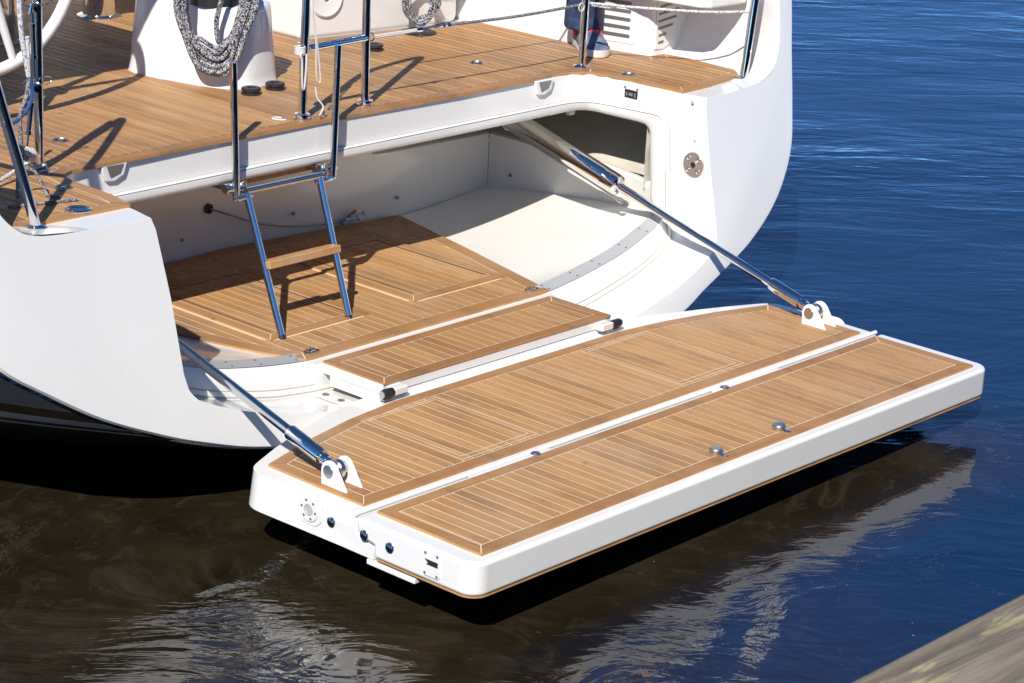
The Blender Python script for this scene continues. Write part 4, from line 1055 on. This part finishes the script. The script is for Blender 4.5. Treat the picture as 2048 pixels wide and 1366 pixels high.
hf = k.math('ADD', k.math('MULTIPLY', far, .60), k.math('ADD', k.math('MULTIPLY', mid_, .24), k.math('MULTIPLY', fine, .035)))
hf = k.math('MULTIPLY', hf, amp)
refl_brown = k.mapr(k.n('ShaderNodeVectorMath', {0: o_, 1: (-2.4, .3, 0)}, operation='DISTANCE').outputs['Value'], 1.0, 2.7, 1, 0)  # brown body colour laid where the boat's dark reflection falls
left_f = refl_brown
refl_brown = k.math('MAXIMUM', refl_brown, k.math('MULTIPLY', k.mapr(sx_.outputs[1], -.50, -.10, 0, 1), k.mapr(sx_.outputs[0], .9, 1.6, 1, 0)))  # widened over the platform's reflection, painting its brown into the water
warp = k.n('ShaderNodeTexNoise', {'Vector': o_, 'Scale': .7, 'Detail': 2.0}).outputs['Color']
wv = k.n('ShaderNodeVectorMath', {0: warp, 1: (1.3, 1.3, 0)}, operation='MULTIPLY').outputs[0]
ow = k.n('ShaderNodeVectorMath', {0: rotv, 1: wv}, operation='ADD').outputs[0]
n1 = k.noise(k.mapping(ow, (.7, 1.5, 1)), 1.15, 3, .5, .8)
n2 = k.noise(k.mapping(ow, (1.2, 3.2, 1)), 2.6, 3, .55, 1.0)
n3 = k.noise(k.mapping(ow, (2.5, 6.0, 1)), 5.0, 2, .5, .6)
hn = k.math('ADD', k.math('MULTIPLY', n1, k.mapr(left_f, 0, 1, .34, .95)), k.math('ADD', k.math('MULTIPLY', n2, k.mapr(left_f, 0, 1, .10, .30)), k.math('MULTIPLY', n3, k.mapr(left_f, 0, 1, .016, .070))))
rr = k.n('ShaderNodeVectorMath', {0: k.n('ShaderNodeVectorMath', {0: o_, 1: k.n('ShaderNodeVectorMath', {0: warp, 1: (.5, .5, 0)}, operation='MULTIPLY').outputs[0]}, operation='ADD').outputs[0], 1: (-1.4, 1.9, 0)}, operation='DISTANCE').outputs['Value']
ring = k.math('MULTIPLY', k.math('SINE', k.math('MULTIPLY', rr, 26.0)), k.math('MULTIPLY', k.mapr(rr, 1.3, 1.9, 0, .10), k.mapr(rr, 2.6, 3.8, 1, 0)))
hn = k.math('ADD', hn, k.math('MULTIPLY', ring, k.mapr(refl_brown, 0, .4, 0, 1)))
h = k.math('ADD', k.math('MULTIPLY', hf, away), k.math('MULTIPLY', hn, k.mapr(away, 0, 1, 1, .35)))
k.set('Normal', k.bump(h, .42, .07))
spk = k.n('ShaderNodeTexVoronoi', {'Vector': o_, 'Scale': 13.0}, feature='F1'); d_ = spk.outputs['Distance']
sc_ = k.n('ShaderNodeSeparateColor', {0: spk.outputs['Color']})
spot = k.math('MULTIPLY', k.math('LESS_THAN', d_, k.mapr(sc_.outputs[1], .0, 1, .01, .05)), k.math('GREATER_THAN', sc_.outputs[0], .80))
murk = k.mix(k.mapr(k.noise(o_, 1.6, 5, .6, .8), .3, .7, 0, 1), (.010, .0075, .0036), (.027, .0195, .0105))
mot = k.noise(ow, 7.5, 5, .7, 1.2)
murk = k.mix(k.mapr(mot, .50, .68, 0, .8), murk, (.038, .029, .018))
murk = k.mix(refl_brown, (.003, .0130, .044), murk)
nearb = k.math('MINIMUM', k.math('MULTIPLY', refl_brown, 2.5), 1.0)
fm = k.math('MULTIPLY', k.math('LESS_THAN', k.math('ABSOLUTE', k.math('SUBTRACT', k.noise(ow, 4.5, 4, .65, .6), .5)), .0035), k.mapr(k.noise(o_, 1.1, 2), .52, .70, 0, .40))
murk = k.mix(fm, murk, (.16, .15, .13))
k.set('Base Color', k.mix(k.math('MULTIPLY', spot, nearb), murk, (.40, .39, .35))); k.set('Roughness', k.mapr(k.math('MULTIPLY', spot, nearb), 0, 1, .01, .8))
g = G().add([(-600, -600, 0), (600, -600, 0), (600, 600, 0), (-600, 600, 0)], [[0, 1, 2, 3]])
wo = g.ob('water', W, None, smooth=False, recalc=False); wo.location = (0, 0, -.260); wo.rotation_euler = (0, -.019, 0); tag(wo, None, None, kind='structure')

OLD = mat('weathered_timber', (.3, .27, .22), .9, spec=.15); k = NB(OLD); o_ = k.obj()
gr = k.noise(k.mapping(o_, (1.2, 22, 22)), 1, 7, .65, .5); pt = k.noise(k.mapping(o_, (3, 14, 14)), 1, 5, .6, .6)
c = k.mix(k.mapr(gr, .3, .7, 0, 1), (.06, .045, .03), (.34, .29, .23)); c = k.mix(k.mapr(pt, .53, .62, 0, .8), c, (.46, .42, .20)); c = k.mix(k.mapr(k.noise(k.mapping(o_, (2, 9, 9)), 1.3, 4, .6), .5, .7, 0, .6), c, (.13, .11, .09))
k.set('Base Color', c); k.set('Normal', k.bump(gr, .8, .02))
QZ = 1.5
qb = G().box((-1.0, -3.05, QZ-.11), (14, .30, .22)).ob('quay_beam', OLD, None, bevel=.02); tag(qb, 'weathered timber beam with yellow lichen along the edge of the quay', 'beam')
q = G()
for i in range(44): q.box((-1.0, -3.30-.155*i, 1.26), (14, .145, .05))
q.ob('quay', OLD, None).__setitem__('kind', 'structure')
q = G().box((-1.0, -6.8, .3), (14, 7.2, 1.86)); q.ob('quay_wall', mat('dark_concrete', (.05, .048, .045), .9), None).__setitem__('kind', 'structure')

for nm, new in (('coaming', None), ('hinge_cover_plate', None), ('strip_screws', 'screw'), ('wall_bolt', None), ('cover_screw', None), ('seal_line', None), ('metal_strip', None), ('fabric_lining', None),
                ('flange_bolts', 'bolt'), ('latch_screws', 'screw'), ('socket_bolts', 'bolt'), ('socket_screws', 'screw'), ('slide_tube', None), ('step_support', None), ('shadow_panel_frame', None), ('buffer_cap', None),
                ('hatch_gap', None), ('hull', None), ('transom_skin', None), ('garage_wall', None), ('hinge_cap', None), ('pushpit_rail', None), ('printed_lines', 'printed_line'), ('socket_contacts', 'contact')):
    for o in [q for q in bpy.data.objects if q.type == 'MESH' and q.name.split('.')[0] == nm]: split(o, new)
for o in bpy.data.objects:
    if '_w' in o: del o['_w']
